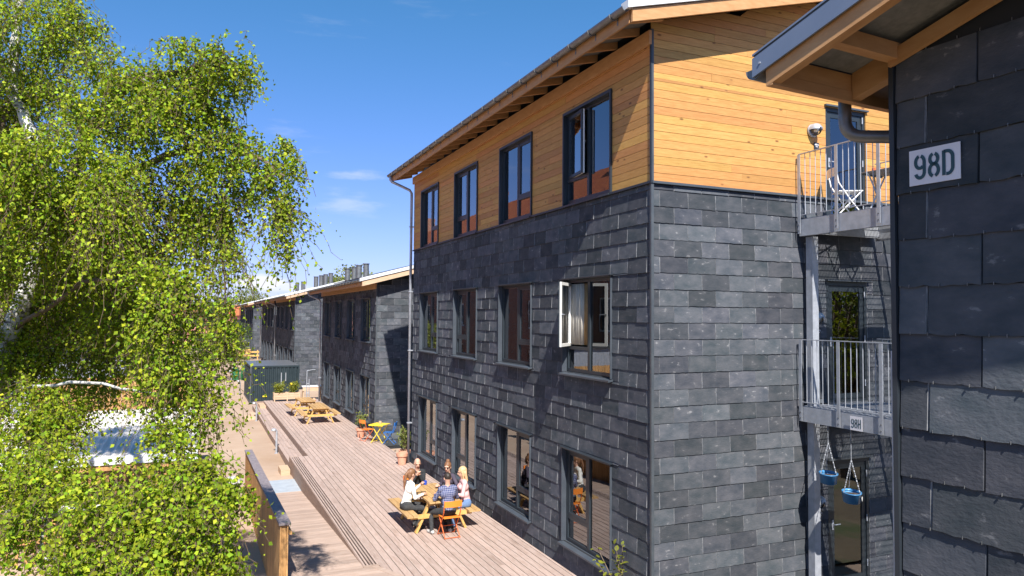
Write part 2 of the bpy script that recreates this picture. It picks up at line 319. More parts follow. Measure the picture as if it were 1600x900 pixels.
def slate_cover(parent, mapf, rotz, u0, u1, courses, holes, joint, width, n_single, facing, base=(0, 0, 0), variants=None, world=None):
    """courses: list of z from top to bottom; joint: first joint of even rows. The slates that show largest are objects of their own."""
    rects = []
    for k in range(len(courses)-1):
        z1, z0 = courses[k], courses[k+1]; j = joint + (width/2 if k % 2 else 0)
        us = [u0]; u = j - width*math.ceil((j-u0)/width)
        while u < u1:
            if u > u0 + .03: us.append(u + random.uniform(-.006, .006))
            u += width
        us.append(u1)
        for a, b in zip(us[:-1], us[1:]):
            if b-a < .03: continue
            rects += sub_rects((a, b, z0, z1), holes)
    def score(r):
        p = mapf((r[0]+r[1])/2, 0, (r[2]+r[3])/2); p = Vector(p) if world is None else world(Vector(p))
        d = Vector(p) - Vector((0, 0, CAM_H)); return -(r[1]-r[0])*(r[3]-r[2])*abs(d.normalized().dot(facing))/d.length_squared
    rects.sort(key=score); singles = [r for r in rects[:n_single]]; rest = rects[n_single:]
    for r in singles:
        p = mapf((r[0]+r[1])/2, 0, (r[2]+r[3])/2)
        link('slate', random.choice(variants or SLATES), parent, p, rz=rotz + random.uniform(-.004, .004), scale=(r[1]-r[0]-.003, random.uniform(.85, 1.3), r[3]-r[2]))
    if rest:
        mb = MB()
        for r in rest:
            a, b = r[0]+.002, r[1]-.002; z0 = r[2] + random.uniform(-.004, .004); o1 = -.017*random.uniform(.8, 1.3); o0 = -.006; e = .006
            P = [mapf(a+e, o1, z0), mapf(b-e, o1, z0), mapf(b-e, o0, r[3]), mapf(a+e, o0, r[3]), mapf(a, 0, z0), mapf(b, 0, z0), mapf(b, 0, r[3]), mapf(a, 0, r[3])]
            mb.cur = 0; o = len(mb.v); mb.v += [tuple(p) for p in P]
            for f, m in (((0, 1, 2, 3), 0), ((0, 4, 5, 1), 0), ((1, 5, 6, 2), 1), ((3, 7, 4, 0), 1), ((2, 6, 7, 3), 0)):
                mb.f.append(tuple(i+o for i in f)); mb.mi.append(m)
        mb.build('slate_cladding', ['slate', 'slate_edge'], parent, kind='stuff')
    return rects
# ------------------------------------------------------------------ windows (facing -x; local u = +y, z up, depth = +x)
WCACHE = {}
WW, WHT = 1.67, 1.67
def win_meshes(mirror, style):
    key = (mirror, style)
    if key in WCACHE: return WCACHE[key]
    fy = (lambda y: WW-y) if mirror else (lambda y: y)
    def bx(mb, x0, x1, y0, y1, z0, z1):
        a, b = sorted((fy(y0), fy(y1))); mb.box(x0, x1, a, b, z0, z1)
    d0, d1 = (.075, .145) if style == 'slate' else (.07, .14)
    fr = MB(); t = .055
    bx(fr, d0, d1, .014, .014+t, .014, WHT-.014); bx(fr, d0, d1, WW-.014-t, WW-.014, .014, WHT-.014)
    bx(fr, d0, d1, .014+t, WW-.014-t, .014, .014+t); bx(fr, d0, d1, .014+t, WW-.014-t, WHT-.014-t, WHT-.014)
    mu = .86; bx(fr, d0-.002, d1, mu-.035, mu+.035, .014+t, WHT-.014-t)           # mullion; sash side is y > mu
    bx(fr, d0, d1, mu+.035, WW-.014-t, .41, .47)                                     # transom
    panes = []
    for y0, y1, z0, z1 in ((.069, mu-.035, .069, WHT-.069), (mu+.035, WW-.069, .069, .41)):
        p = MB(); bx(p, d0+.028, d0+.036, y0, y1, z0, z1); panes.append(p.mesh('pane', 'glass'))
    # sash modelled about its hinge at y = WW-.069
    s = MB(); sw = WW-.069-(mu+.035)-.006; sh = WHT-.069-.47-.006; e = .052; sg = -1 if not mirror else 1
    def sb(x0, x1, a, b, z0, z1, m):
        s.cur = m; y0, y1 = sorted((sg*a, sg*b)); s.box(x0, x1, y0, y1, z0, z1)
    for x0, x1, m in ((0., .026, 0), (.0265, .055, 1)):
        sb(x0, x1, .003, .003+e, 0, sh, m); sb(x0, x1, sw-e, sw, 0, sh, m); sb(x0, x1, .003+e, sw-e, 0, e, m); sb(x0, x1, .003+e, sw-e, sh-e, sh, m)
    s.cur = 2; y0, y1 = sorted((sg*(sw-.03), sg*(sw-.014))); s.box(.055, .085, y0, y1, sh*.5-.01, sh*.5+.01); y0, y1 = sorted((sg*(sw-.14), sg*(sw-.014))); s.box(.075, .088, y0, y1, sh*.5-.009, sh*.5+.009)
    sash = s.mesh('sash', ['frame', 'white_paint', 'galv'])
    q = MB(); y0, y1 = sorted((sg*(.003+e), sg*(sw-e))); q.box(.022, .03, y0, y1, e, sh-e); sp = q.mesh('pane', 'glass')
    hinge = (d0+.004, fy(WW-.069), .473)
    ln = MB()
    if style == 'slate':
        o = -.022
        ln.box(o, d0+.05, .0, .012, .0, WHT); ln.box(o, d0+.05, WW-.012, WW, .0, WHT); ln.box(o-.02, d0+.05, .012, WW-.012, WHT-.012, WHT)
        lining = ln.mesh('lining', 'lining')
        sl = MB(); sl.prism([(d0+.05, -.03, .012), (d0+.05, -.03, -.018), (-.075, -.03, -.055), (-.075, -.03, -.025)], (0, WW+.06, 0)); sill = sl.mesh('sill', 'lining')
        hd = MB(); hd.prism([(.03, -.04, WHT+.004), (.03, -.04, WHT+.028), (-.055, -.04, WHT+.012), (-.055, -.04, WHT-.004)], (0, WW+.08, 0)); head = hd.mesh('head_flashing', 'dark_metal')
    else:
        b = .055; o = -.012
        ln.box(o, d0+.05, -.004, b-.02, -.05, WHT+.02); ln.box(o, d0+.05, WW-b+.02, WW+.004, -.05, WHT+.02); ln.box(o, d0+.05, b-.02, WW-b+.02, WHT-.03, WHT+.02)
        lining = ln.mesh('lining', 'frame')
        sl = MB(); sl.prism([(d0+.05, b-.02, .02), (d0+.05, b-.02, -.02), (-.03, b-.02, -.05), (-.03, b-.02, -.02)], (0, WW-2*b+.04, 0)); sill = sl.mesh('sill', 'frame'); head = None
    WCACHE[key] = (fr.mesh('window', 'frame'), panes, sash, sp, hinge, lining, sill, head, sg); return WCACHE[key]
def window(parent, x, y0, z0, mirror, style='slate', ang=0., detail=True, label=None):
    fr, panes, sash, sp, hinge, lining, sill, head, sg = win_meshes(mirror, style)
    wdo = link('window', fr, parent, (x, y0, z0), label=label)
    for p in panes: link('pane', p, wdo)
    a = math.radians(ang)*(-1 if not mirror else 1)
    link('sash', sash, wdo, hinge, rz=a); link('pane', sp, wdo, hinge, rz=a)
    link('lining', lining, wdo); link('sill', sill, wdo)
    if head: link('head_flashing', head, wdo)
    return wdo
def gutter_mesh(mb, a, b, r=.06, n=10):       # half-round gutter along y at x, z
    (x, y0, z), (_, y1, _) = a, b
    pr = [(x - r*math.cos(math.pi*k/n), z - r*math.sin(math.pi*k/n)) for k in range(n+1)]; ins = [(x - (r-.006)*math.cos(math.pi*k/n), z - (r-.006)*math.sin(math.pi*k/n)) for k in range(n, -1, -1)]
    mb.prism([(p[0], y0, p[1]) for p in pr+ins], (0, y1-y0, 0))
# holes in the gable of the tall house: doors to the gallery
DX0, DX1 = 9.66, 10.60
GABLE_HOLES = [(DX0, DX1, .05, 2.13), (DX0, DX1, 3.08, 5.1), (DX0, DX1, 6.1, 8.05)]
SLOPE = .268
FX = 6.185          # back of the slates on the long facades
# ------------------------------------------------------------------ long slate houses
def slate_house(y0, y1, storeys, label, near, win_y=None, roof_pipes=(), n_single=(300, 0), depth_x=9.0):
    h = thing('slate_house', label, 'building', (0, 0, 0))
    top_slate = 6.38 if storeys == 3 else 5.62
    eave = 8.80 if storeys == 3 else 5.72          # underside of roof at the facade plane
    xr = FX + depth_x/2; x_back = FX + depth_x
    if win_y is None: win_y = [y0 + 1.105 + i*3.03 for i in range(4)]
    zwin = [.455, 3.48] if storeys == 2 else [.455, 3.48]
    holes = [(w, w+WW, z, z+WHT) for w in win_y for z in zwin]; wood_holes = [(w, w+WW, 6.51, 6.51+WHT) for w in win_y] if storeys == 3 else []
    allh = holes + wood_holes
    mb = MB(); holed_wall(mb, lambda u, t, z: (FX + t, u, z), y0+.03, y1, -.45, eave, allh, .2); mb.build('facade_wall', 'slate_back', h)
    g = MB(); holed_wall(g, lambda u, t, z: (u, y0+.03+t, z), FX+.2, x_back, -.45, eave, GABLE_HOLES if storeys == 3 else [], .2)
    g.prism([(FX+.2, y0+.03, eave), (x_back, y0+.03, eave), (xr, y0+.03, eave+SLOPE*(xr-FX)), (FX+.2, y0+.03, eave+SLOPE*.2)], (0, .2, 0)); g.build('gable_wall', 'slate_back', h)
    g = MB(); g.prism([(FX+.2, y1-.2, -.45), (x_back, y1-.2, -.45), (x_back, y1-.2, eave), (xr, y1-.2, eave+SLOPE*(xr-FX)), (FX+.2, y1-.2, eave+SLOPE*.2)], (0, .2, 0)); g.build('gable_wall', 'slate_back', h)
    MB().box(x_back-.2, x_back, y0+.23, y1-.2, -.45, eave).build('back_wall', 'slate_back', h)
    # rooms behind the glass
    MB().box(FX+2.4, FX+2.5, y0+.25, y1-.25, -.4, eave-.05).build('room_wall', 'room_wall', h)
    for k in range(3):
        yy = win_y[k] + WW + (win_y[k+1]-win_y[k]-WW)/2; MB().box(FX+.21, FX+2.39, yy-.05, yy+.05, -.35, eave-.06).build('partition', 'room_wall', h)
    for k in range(storeys): MB().box(FX+.205, FX+2.38, y0+.24, y1-.22, -.12+k*3.03 if k else -.3, .03+k*3.03).build('floor_slab', 'room_floor', h)
    MB().box(FX+.205, FX+2.38, y0+.24, y1-.22, eave-.25, eave-.08).build('ceiling', 'room_wall', h)
    # slates
    zs = [top_slate - .248*k for k in range(int((top_slate+.2)/.248)+2)]
    if storeys == 3: zs = [6.46] + zs
    else: zs = [top_slate+.16] + zs
    holes2 = [(a, b, c-.03, d+.012) for a, b, c, d in holes]
    slate_cover(h, lambda u, t, z: (FX + t, u, z), -math.pi/2, y0, y1, zs, holes2, y0+.4, .52, n_single[0], Vector((1, 0, 0)))
    gy = y0 + .03
    gz = zs if storeys == 3 else [top_slate + .248*k for k in range(5, 0, -1)] + zs[1:]
    gh = [] if storeys == 2 else GABLE_HOLES
    rects = []
    def gmap(u, t, z): return (u, gy + t, z)
    if storeys == 2:    # above the eave the courses shorten under the roof slope
        hh = []
        for k in range(len(gz)-1):
            if gz[k] > eave: hh.append((FX-.1, FX + max(0, (gz[k]-eave))/SLOPE, gz[k+1], gz[k]+.001))
        gh = hh
    slate_cover(h, gmap, 0, FX-.012, (FX+3.2 if storeys == 2 else 11.2), gz, gh, FX+.39, .52, n_single[1], Vector((0, 1, 0)))
    MB().box(FX-.035, FX+.012, y0-.012, y0+.03, -.45, eave-.02).build('corner_trim', 'trim', h)
    # roof: two slopes, overhanging
    oh, ov = .60, .42
    xe = FX - .025 - oh; ze = eave - SLOPE*(FX-xe) + .14
    ya, yb = y0-ov, y1+.42
    rf = MB(); zr = ze + SLOPE*(xr-xe)
    rf.prism([(xe, ya, ze+.02), (xr, ya, zr+.02), (xr, ya, zr+.10), (xe, ya, ze+.10)], (0, yb-ya, 0)); rf.prism([(xr, ya, zr+.02), (x_back+oh, ya, ze+.02), (x_back+oh, ya, ze+.10), (xr, ya, zr+.10)], (0, yb-ya, 0))
    roof = rf.build('roof', 'roof_dark', h)
    s = MB(); s.prism([(xe+.04, ya+.06, ze-.012), (FX-.03, ya+.06, ze-.012+SLOPE*(FX-.07-xe)), (FX-.03, ya+.06, ze+.012+SLOPE*(FX-.07-xe)), (xe+.04, ya+.06, ze+.012)], (0, yb-ya-.12, 0)); s.build('soffit', 'soffit', roof)
    s = MB(); s.prism([(FX-.02, ya+.07, ze-.012+SLOPE*(FX-.06-xe)), (xr, ya+.07, ze-.012+SLOPE*(xr-.04-xe)), (xr, ya+.07, ze+.012+SLOPE*(xr-.04-xe)), (FX-.02, ya+.07, ze+.012+SLOPE*(FX-.06-xe))], (0, ov-.08, 0)); s.build('soffit', 'soffit', roof)
    # eave: fascia, rafters, gutter
    MB().box(xe-.03, xe+.0, ya+.05, yb-.05, ze-.15, ze+.05).build('fascia', 'beam', roof)
    ra = MB(); n = int((yb-ya)/.62)
    step = (yb-ya-.3)/n
    for k in range(n+1):
        yy = ya + .12 + k*step
        r_ = MB(); r_.prism([(xe+.004, yy-.0275, ze-.13), (FX-.03, yy-.0275, ze-.15+SLOPE*(FX-xe)), (FX-.03, yy-.0275, ze-.014+SLOPE*(FX-.07-xe)), (xe+.004, yy-.0275, ze-.016)], (0, .055, 0)); r_.build('rafter', 'beam_x', roof)
    MB().box(FX-.075, FX-.03, y0-.02, y1+.02, eave-.26, eave-.05).build('wall_plate', 'beam', roof)
    gt = MB(); gutter_mesh(gt, (xe-.1, ya+.02, ze+.06), (xe-.1, yb, ze+.06), .065); gt.build('gutter', 'gutter', roof, smooth=False)
    for k in range(0, n+1):
        yy = ya + .35 + k*step
        if yy > yb-.1: break
        b = MB(); pts = [(xe-.1-.069*math.cos(math.pi*q/8), yy, ze+.06-.069*math.sin(math.pi*q/8)) for q in range(9)]
        for p, q in zip(pts[:-1], pts[1:]): b.bar(p, q, .03, .006, (0, 1, 0))
        b.bar((xe-.032, yy, ze+.05), (xe-.032, yy, ze-.08), .03, .005, (1, 0, 0)); b.build('gutter_bracket', 'gutter', roof)
    # verge boards on the gable we see
    vb = MB(); vb.prism([(xe-.03, ya-.04, ze-.16), (xr, ya-.04, ze-.16+SLOPE*(xr-xe)), (xr, ya-.04, ze+.02+SLOPE*(xr-xe)), (xe-.03, ya-.04, ze+.02)], (0, .045, 0)); vb.build('verge_board', 'pale_wood' if storeys == 2 else 'beam_x', roof)
    vf = MB(); vf.prism([(xe-.12, ya-.075, ze+.012), (xr, ya-.075, ze+.035+SLOPE*(xr-xe)), (xr, ya-.075, ze+.17+SLOPE*(xr-xe)), (xe-.12, ya-.075, ze+.128)], (0, .19, 0)); vf.build('verge_flashing', 'roof_white', roof)
    # downpipe at the far end
    dp = MB(); yd = y1-.04; xg = xe-.1
    dp.tube([(xg, yd+.25, ze+.02), (xg, yd+.25, ze-.10), (xg+.04, yd+.23, ze-.17), (FX-.16, yd+.06, ze-.42), (FX-.105, yd+.03, ze-.52), (FX-.105, yd+.03, ze-.8), (FX-.105, yd+.03, .02)], .042, 10); dp.build('downpipe', 'galv', h, smooth=True)
    for zc in (1.2, 3.4, 5.2, 7.2):
        if zc < ze-.9: MB().box(FX-.16, FX-.02, yd-.02, yd+.08, zc, zc+.03).build('pipe_clamp', 'galv', h)
    for i, (px, pd, ph, rr) in enumerate(roof_pipes):
        zt = eave + SLOPE*(px-FX); dpp = MB(); dpp.tube([(px, pd, zt), (px, pd, zt+ph)], rr, 14); dpp.tube([(px, pd, zt+ph+.0), (px, pd, zt+ph+.03)], rr+.03, 14); dpp.build('vent_pipe', 'gutter', roof, smooth=False)
    return h, roof, holes
TALL_WIN = [10.02, 13.045, 16.085, 19.1]
houseA, roofA, holesA = slate_house(8.906, 21.59, 3, 'three storey dark slate house with golden wood top floor beside the deck', True, TALL_WIN, n_single=(175, 125))
for k, wy in enumerate(TALL_WIN):
    mir = k % 2 == 1
    window(houseA, 6.16, wy, .455, mir)
    window(houseA, 6.16, wy, 3.48, mir, ang=43 if k == 0 else 0, label='window with a white inner sash swung open' if k == 0 else None)
    window(houseA, 6.145, wy, 6.51, mir, 'wood', ang=9 if k == 0 else 0)
# wood boards of the top floor
bh = .126
def board_x(x0, x1, z0, z1, y, slope_cut=None):
    m = MB(); xa = x0; poly = [(x0, y, z0), (x1, y, z0), (x1, y, z1), (x0, y, z1)]
    if slope_cut: poly = slope_cut
    m.prism(poly, (0, .02, 0)); m.build('board', 'clad_x', houseA)
z = 6.50; row = 0; UE = 8.80
while z < 10.2:
    z1 = z + bh - .006; xs = [6.165]; x = 6.165 + random.uniform(.8, 4.2)
    while x < 14.8: xs.append(x); x += random.uniform(3.2, 4.4)
    xs.append(15.1)
    lim = lambda zz: max(6.165, FX + (zz - UE - .105)/SLOPE)
    for a, b in zip(xs[:-1], xs[1:]):
        a0, a1 = max(a, lim(z)), max(a, lim(z1))
        if a1 > b - .1: continue
        for r in sub_rects((a0, b-.003, z, z1), GABLE_HOLES[2:]):
            yy = 8.906 + random.uniform(0, .003)
            board_x(r[0], r[1], r[2], r[3], yy, [(r[0], yy, r[2]), (r[1], yy, r[2]), (r[1], yy, r[3]), (max(r[0], a1) if r[0] == a0 else r[0], yy, r[3])])
    if z1 < 8.72:
        ys = [8.915]; y = 8.915 + random.uniform(1.5, 4)
        while y < 21: ys.append(y); y += random.uniform(3.2, 4.6)
        ys.append(21.59)
        for a, b in zip(ys[:-1], ys[1:]):
            for r in sub_rects((a, b-.003, z, z1), [(w, w+WW, 6.4, 6.51+WHT+.02) for w in TALL_WIN]):
                xx = 6.165 + random.uniform(0, .003); MB().box(xx, xx+.02, r[0], r[1], r[2], r[3]).build('board', 'clad_y', houseA)
    z += bh; row += 1
MB().box(6.135, 6.17, 8.878, 21.60, 6.462, 6.498).build('band_flashing', 'dark_metal', houseA)
MB().box(6.171, 15.1, 8.878, 8.93, 6.462, 6.498).build('band_flashing', 'trim', houseA)
MB().box(6.14, 6.164, 8.888, 8.905, 6.50, 8.72).build('corner_trim', 'dark_metal', houseA)
# gable doors
def door(z0, z1, lab, glass='glass'):
    fr = MB(); a, b = DX0, DX1; y0, y1 = 8.93, 9.0
    fr.box(a, a+.06, y0, y1, z0, z1); fr.box(b-.06, b, y0, y1, z0, z1); fr.box(a+.06, b-.06, y0, y1, z1-.07, z1); fr.box(a+.06, b-.06, y0, y1, z0, z0+.04)
    d = fr.build('door', 'frame', houseA, label=lab)
    lf = MB(); e = .09; lf.box(a+.062, a+.062+e, y0+.02, y1-.01, z0+.045, z1-.075); lf.box(b-.062-e, b-.062, y0+.02, y1-.01, z0+.045, z1-.075)
    lf.box(a+.062+e, b-.062-e, y0+.02, y1-.01, z0+.045, z0+.045+e); lf.box(a+.062+e, b-.062-e, y0+.02, y1-.01, z1-.075-e, z1-.075); lf.build('leaf_frame', 'frame', d)
    MB().box(a+.062+e, b-.062-e, y0+.035, y0+.045, z0+.045+e, z1-.075-e).build('pane', glass, d)
    hd = MB(); hd.tube([(a+.11, y0+.02, z0+1.02), (a+.11, y0-.035, z0+1.02)], .009, 8); hd.tube([(a+.105, y0-.035, z0+1.02), (a+.23, y0-.035, z0+1.02)], .009, 8); hd.box(a+.09, a+.13, y0+.008, y0+.018, z0+.93, z0+1.09); hd.build('handle', 'galv', d)
    for zz in (.25, 1.0, 1.75): MB().tube([(b-.061, y0-.006, z0+zz), (b-.061, y0-.006, z0+zz+.11)], .010, 8).build('hinge', 'galv', d)
    MB().box(a-.03, b+.03, 8.86, 8.93, z1+.002, z1+.03).build('head_flashing', 'trim', d)
    return d
door(.05, 2.13, 'glazed door on the ground floor'); door(3.08, 5.1, 'glazed door on the first floor'); door(6.1, 8.05, 'glazed door in the wood gable')
MB().box(8.72, 12.0, 12.4, 12.5, -.3, 8.6).build('hall_wall', 'hall_shade', houseA); MB().box(12.02, 12.12, 9.2, 12.5, -.3, 8.6).build('hall_wall', 'hall_shade', houseA)
for z_ in (-.1, 3.0, 6.02, 8.62): MB().box(8.72, 12.0, 9.15, 12.39, z_-.1, z_+.06).build('hall_floor', 'room_floor', houseA)
houseB, roofB, holesB = slate_house(26.42, 38.75, 2, 'nearest two storey slate house behind the tall house', True, [27.36, 30.28, 33.2, 36.1], n_single=(60, 150),
    roof_pipes=[(6.95, 36.1, .85, .13), (7.28, 36.1, .85, .13), (6.95, 33.4, .85, .13), (7.28, 33.4, .85, .13)])
FAR = [(49.74, 61.7, 'second two storey slate house, standing behind the dark container', [(7.7, 51.2, 1, .15), (8.05, 51.2, 1, .15), (8.3, 50.9, 1, .15), (8.65, 50.9, 1, .15)]),
       (63.4, 75.5, 'third two storey slate house, joined to the house behind the container', [(8.3, 66, 1, .16), (8.8, 66, 1, .16)]),
       (86.4, 98.4, 'fourth two storey slate house with a small white sign on its gable', []), (99.6, 111.6, 'last and farthest slate house of the row', [])]
houses = [(houseB, [27.36, 30.28, 33.2, 36.1], 26.42)]
for a, b, lab, pipes in FAR:
    hh, rr, _ = slate_house(a, b, 2, lab, False, [a+.94+i*2.92 for i in range(4)], n_single=(0, 0), roof_pipes=pipes); houses.append((hh, [a+.94+i*2.92 for i in range(4)], a))
for hh, wy, a in houses:
    for k, y in enumerate(wy):
        for z in (.455, 3.48): window(hh, 6.16, y, z, k % 2 == 1)
# solar panels on the roof of house B, snow rails and a plate on the fourth house
for k in range(9):
    y = 26.9 + k*1.3; p = MB(); x0, x1 = 6.7, 10.0; zz = lambda x: 5.72+SLOPE*(x-FX)+.26
    p.prism([(x0, y, zz(x0)), (x1, y, zz(x1)), (x1, y, zz(x1)+.04), (x0, y, zz(x0)+.04)], (0, 1.22, 0)); p.build('solar_panel', 'dark_metal', roofB)
    p = MB(); p.bar((x0+.1, y+.6, zz(x0)-.12), (x0+.1, y+.6, zz(x0)), .04, .04); p.build('panel_foot', 'galv', roofB)
MB().box(7.6, 8.6, 86.40-.03, 86.40-.01, 3.3, 3.75).build('wall_plate', 'white_paint', houses[3][0])
# ------------------------------------------------------------------ ground, deck, steps, ramp
def ground():
    n = 40; xs = list(np.linspace(-30, 30, 121)); ys = list(np.linspace(-20, 140, 161)); v = []; f = []
    r = random.Random(3)
    for y in ys:
        for x in xs:
            z = -.45 + .03*math.sin(x*1.3+y*.4)*math.sin(y*.7) + r.uniform(-.012, .012)
            if x > .9 and y < 45: z = min(z, -.44)
            if abs(x) > 29 or y < -19 or y > 139: z = -.45
            v.append((x, y, z))
    nx = len(xs)
    for j in range(len(ys)-1):
        for i in range(nx-1): f.append((j*nx+i, j*nx+i+1, (j+1)*nx+i+1, (j+1)*nx+i))
    m = MB(); m.add(v, f); B = 3000
    for a, b, c, d in ((-B, -30, -B, B), (30, B, -B, B), (-30, 30, -B, -20), (-30, 30, 140, B)): m.add([(a, c, -.45), (b, c, -.45), (b, d, -.45), (a, d, -.45)], [(0, 1, 2, 3)])
    return m.build('ground', 'sand', kind='structure', smooth=True)
ground()
m = MB(); nn_ = 60; pts_ = []
for i in range(nn_+1):
    y = -60 + i*74/nn_; pts_.append((.55 + .3*math.sin(y*.9) + .15*math.sin(y*2.3), y))
m.add([(-60, y, -.404) for _, y in pts_] + [(x, y, -.404) for x, y in pts_], [(i, nn_+1+i, nn_+2+i, i+1) for i in range(nn_)]); m.build('low_bounce_ground', 'low_bounce_earth', kind='structure')  # dark sheet added over the sand to cut bounced light
m = MB(); m.add([(.9, -60, -.404), (60, -60, -.404), (60, 2.0, -.404), (.9, 2.0, -.404)], [(0, 1, 2, 3)]); m.add([(9.6, 2.0, -.404), (60, 2.0, -.404), (60, 7.2, -.404), (9.6, 7.2, -.404)], [(0, 1, 2, 3)]); m.build('unseen_dim_yard', 'low_bounce_earth', kind='structure')  # unseen dark ground, added to dim bounce and the door reflections
deck = link('deck', None, kind='structure')
DXE = 3.435
def ystart(x): return max(7.5, 12.96 - 2.3*(x-3.11))
bw = .1405; k = 0; x = 3.155
while x < 6.14:
    x1 = min(x+bw-.013, 6.158); y = ystart(x); end = 23.83 if x1 < DXE else 39.9
    while y < end - .05:
        ln = random.uniform(3.4, 4.8); y2 = min(end, y+ln)
        if end - y2 < .6: y2 = end
        zt = random.uniform(-.002, .0015); m = MB(); cut = (ystart(x1) if y == ystart(x) else y)
        m.prism([(x, y, zt-.028), (x1, cut, zt-.028), (x1, y2-.004, zt-.028), (x, y2-.004, zt-.028)], (0, 0, .028)); m.build('deck_board', 'deck', deck); y = y2
    x += bw
MB().box(DXE+.03, 6.15, 23.9, 39.86, -.44, -.04).build('deck_base', 'soil', deck); b = MB(); b.box(3.2, 6.15, 13.2, 23.85, -.44, -.04); b.build('deck_base', 'soil', deck)
b = MB(); b.prism([(3.2, 13.19, -.44), (3.2, 12.85, -.44), (5.6, 7.4, -.44), (6.15, 7.4, -.44), (6.15, 13.19, -.44)], (0, 0, .4)); b.build('deck_base', 'soil', deck)
MB().box(DXE-.002, DXE+.026, 23.84, 39.9, -.215, -.031).build('riser', 'riser', deck)
MB().box(3.15, 3.43, 23.845, 23.87, -.215, -.031).build('riser', 'riser', deck)
MB().box(2.9, 6.12, 39.905, 39.93, -.44, -.031).build('riser', 'riser', deck)
b = MB(); b.bar((3.05, 12.97, -.012), (5.4, 7.56, -.012), .11, .03); b.build('edge_board', 'deck_x', deck)
steps = link('deck_step', None, kind='structure')
for i in range(4):
    x = 2.885 + i*.1375; y = 24.1
    while y < 39.8:
        y2 = min(39.9, y + random.uniform(3.6, 5)); y2 = 39.9 if 39.9-y2 < .7 else y2
        MB().box(x, x+.130, y, y2-.004, -.245, -.217).build('step_board', 'deck', steps); y = y2
MB().box(2.89, 2.915, 24.1, 39.9, -.45, -.247).build('riser', 'riser', steps); MB().box(2.89, 3.43, 24.06, 24.098, -.45, -.217).build('riser', 'riser', steps)
MB().box(2.93, 3.42, 24.2, 39.88, -.449, -.25).build('step_base', 'soil', steps)
m = MB(); m.box(3.14, 3.42, 38.4, 39.7, -.214, -.08); m.build('step_block', 'pale_wood', label='low timber step block at the far end of the deck', cat='step')
m = thing('timber_steps', 'pair of pale timber steps standing on the sand before the deck', 'steps', (2.3, 36.0, 0))
MB().box(0, .27, 0, 1.0, -.46, -.34).build('tread', 'pale_wood', m); MB().box(.28, .52, .1, 1.1, -.46, -.23).build('tread', 'pale_wood', m)
m = MB(); m.box(2.55, 2.83, 23.3, 24.05, -.46, -.28); m.build('kerb_block', 'pale_wood', label='pale block at the foot of the ramp below the slatted bench', cat='block')
# ramp
def ramp_z(y): return -.43 + .43*max(0, min(1, (21.0-y)/(21.0-13.2))) - .004
ramp = link('ramp', None, kind='structure')
y = 10.6
while y < 21.0:
    z0, z1 = ramp_z(y), ramp_z(y+.118); xr_ = 2.862 if y > 12.9 else 3.02 + max(0, (12.96-y))/2.3
    m = MB(); m.prism([(1.53, y, z0), (xr_, y, z0), (xr_, y+.1145, z1), (1.53, y+.1145, z1)], (0, 0, -.025)); m.build('ramp_board', 'deck_x', ramp); y += .118
m = MB(); m.prism([(1.56, 7, -.5), (1.56, 13.2, -.5), (1.56, 13.2, -.04), (1.56, 7, -.04)], (1.28, 0, 0)); m.prism([(1.56, 13.21, -.5), (1.56, 20.4, -.5), (1.56, 13.21, -.045)], (1.28, 0, 0)); m.build('ramp_base', 'soil', ramp)
MB().box(1.50, 2.86, 21.01, 22.6, -.46, -.425).build('foot_plate', 'steel_plate', ramp)
bench = thing('slatted_bench', 'long low slatted timber bench between the ramp and the deck', 'bench', (2.87, 13.0, 0))
for i in range(5): MB().box(.008+i*.060, .008+i*.060+.032, .05, 10.85, -.028, .004).build('slat', 'deck', bench)
for yy, nm in ((.0, 'end_board'), (10.86, 'end_board')): MB().box(.0, .285, yy, yy+.045, -.05, .003).build(nm, 'deck_x', bench)
MB().box(-.012, .006, .0, 10.9, -.45, -.002).build('side_board', 'riser', bench); MB().box(.02, .27, .06, 10.84, -.3, -.12).build('tray', 'soil', bench)
# fence along the ramp
fence = thing('ramp_fence', 'golden vertical board fence with dark sloping cap along the ramp', 'fence', (1.44, 12.5, 0))
FL = 8.6; ftop = lambda y: 1.02 - .27*y/FL
y = .0
while y < FL:
    y1 = min(y+.098, FL); zt = ftop(y+.05)
    for xo in (-.065, .045): MB().box(xo, xo+.022, y, y1-.006, -.47, zt-.01).build('fence_board', 'fence_wood', fence)
    y += .1
for i in range(5):
    yy = .02 + i*(FL-.1)/4; MB().box(-.040, .042, yy, yy+.08, -.47, ftop(yy)-.02).build('post', 'fence_wood', fence)
m = MB(); m.prism([(-.085, -.03, ftop(0)), (-.085, FL+.03, ftop(FL)), (-.085, FL+.03, ftop(FL)+.035), (-.085, -.03, ftop(0)+.035)], (.19, 0, 0)); m.build('cap', 'fence_cap', fence)
m = MB(); m.bar((.10, -.05, ftop(0)-.13), (.10, FL, ftop(FL)-.13), .04, .05); m.build('handrail', 'fence_wood', fence)
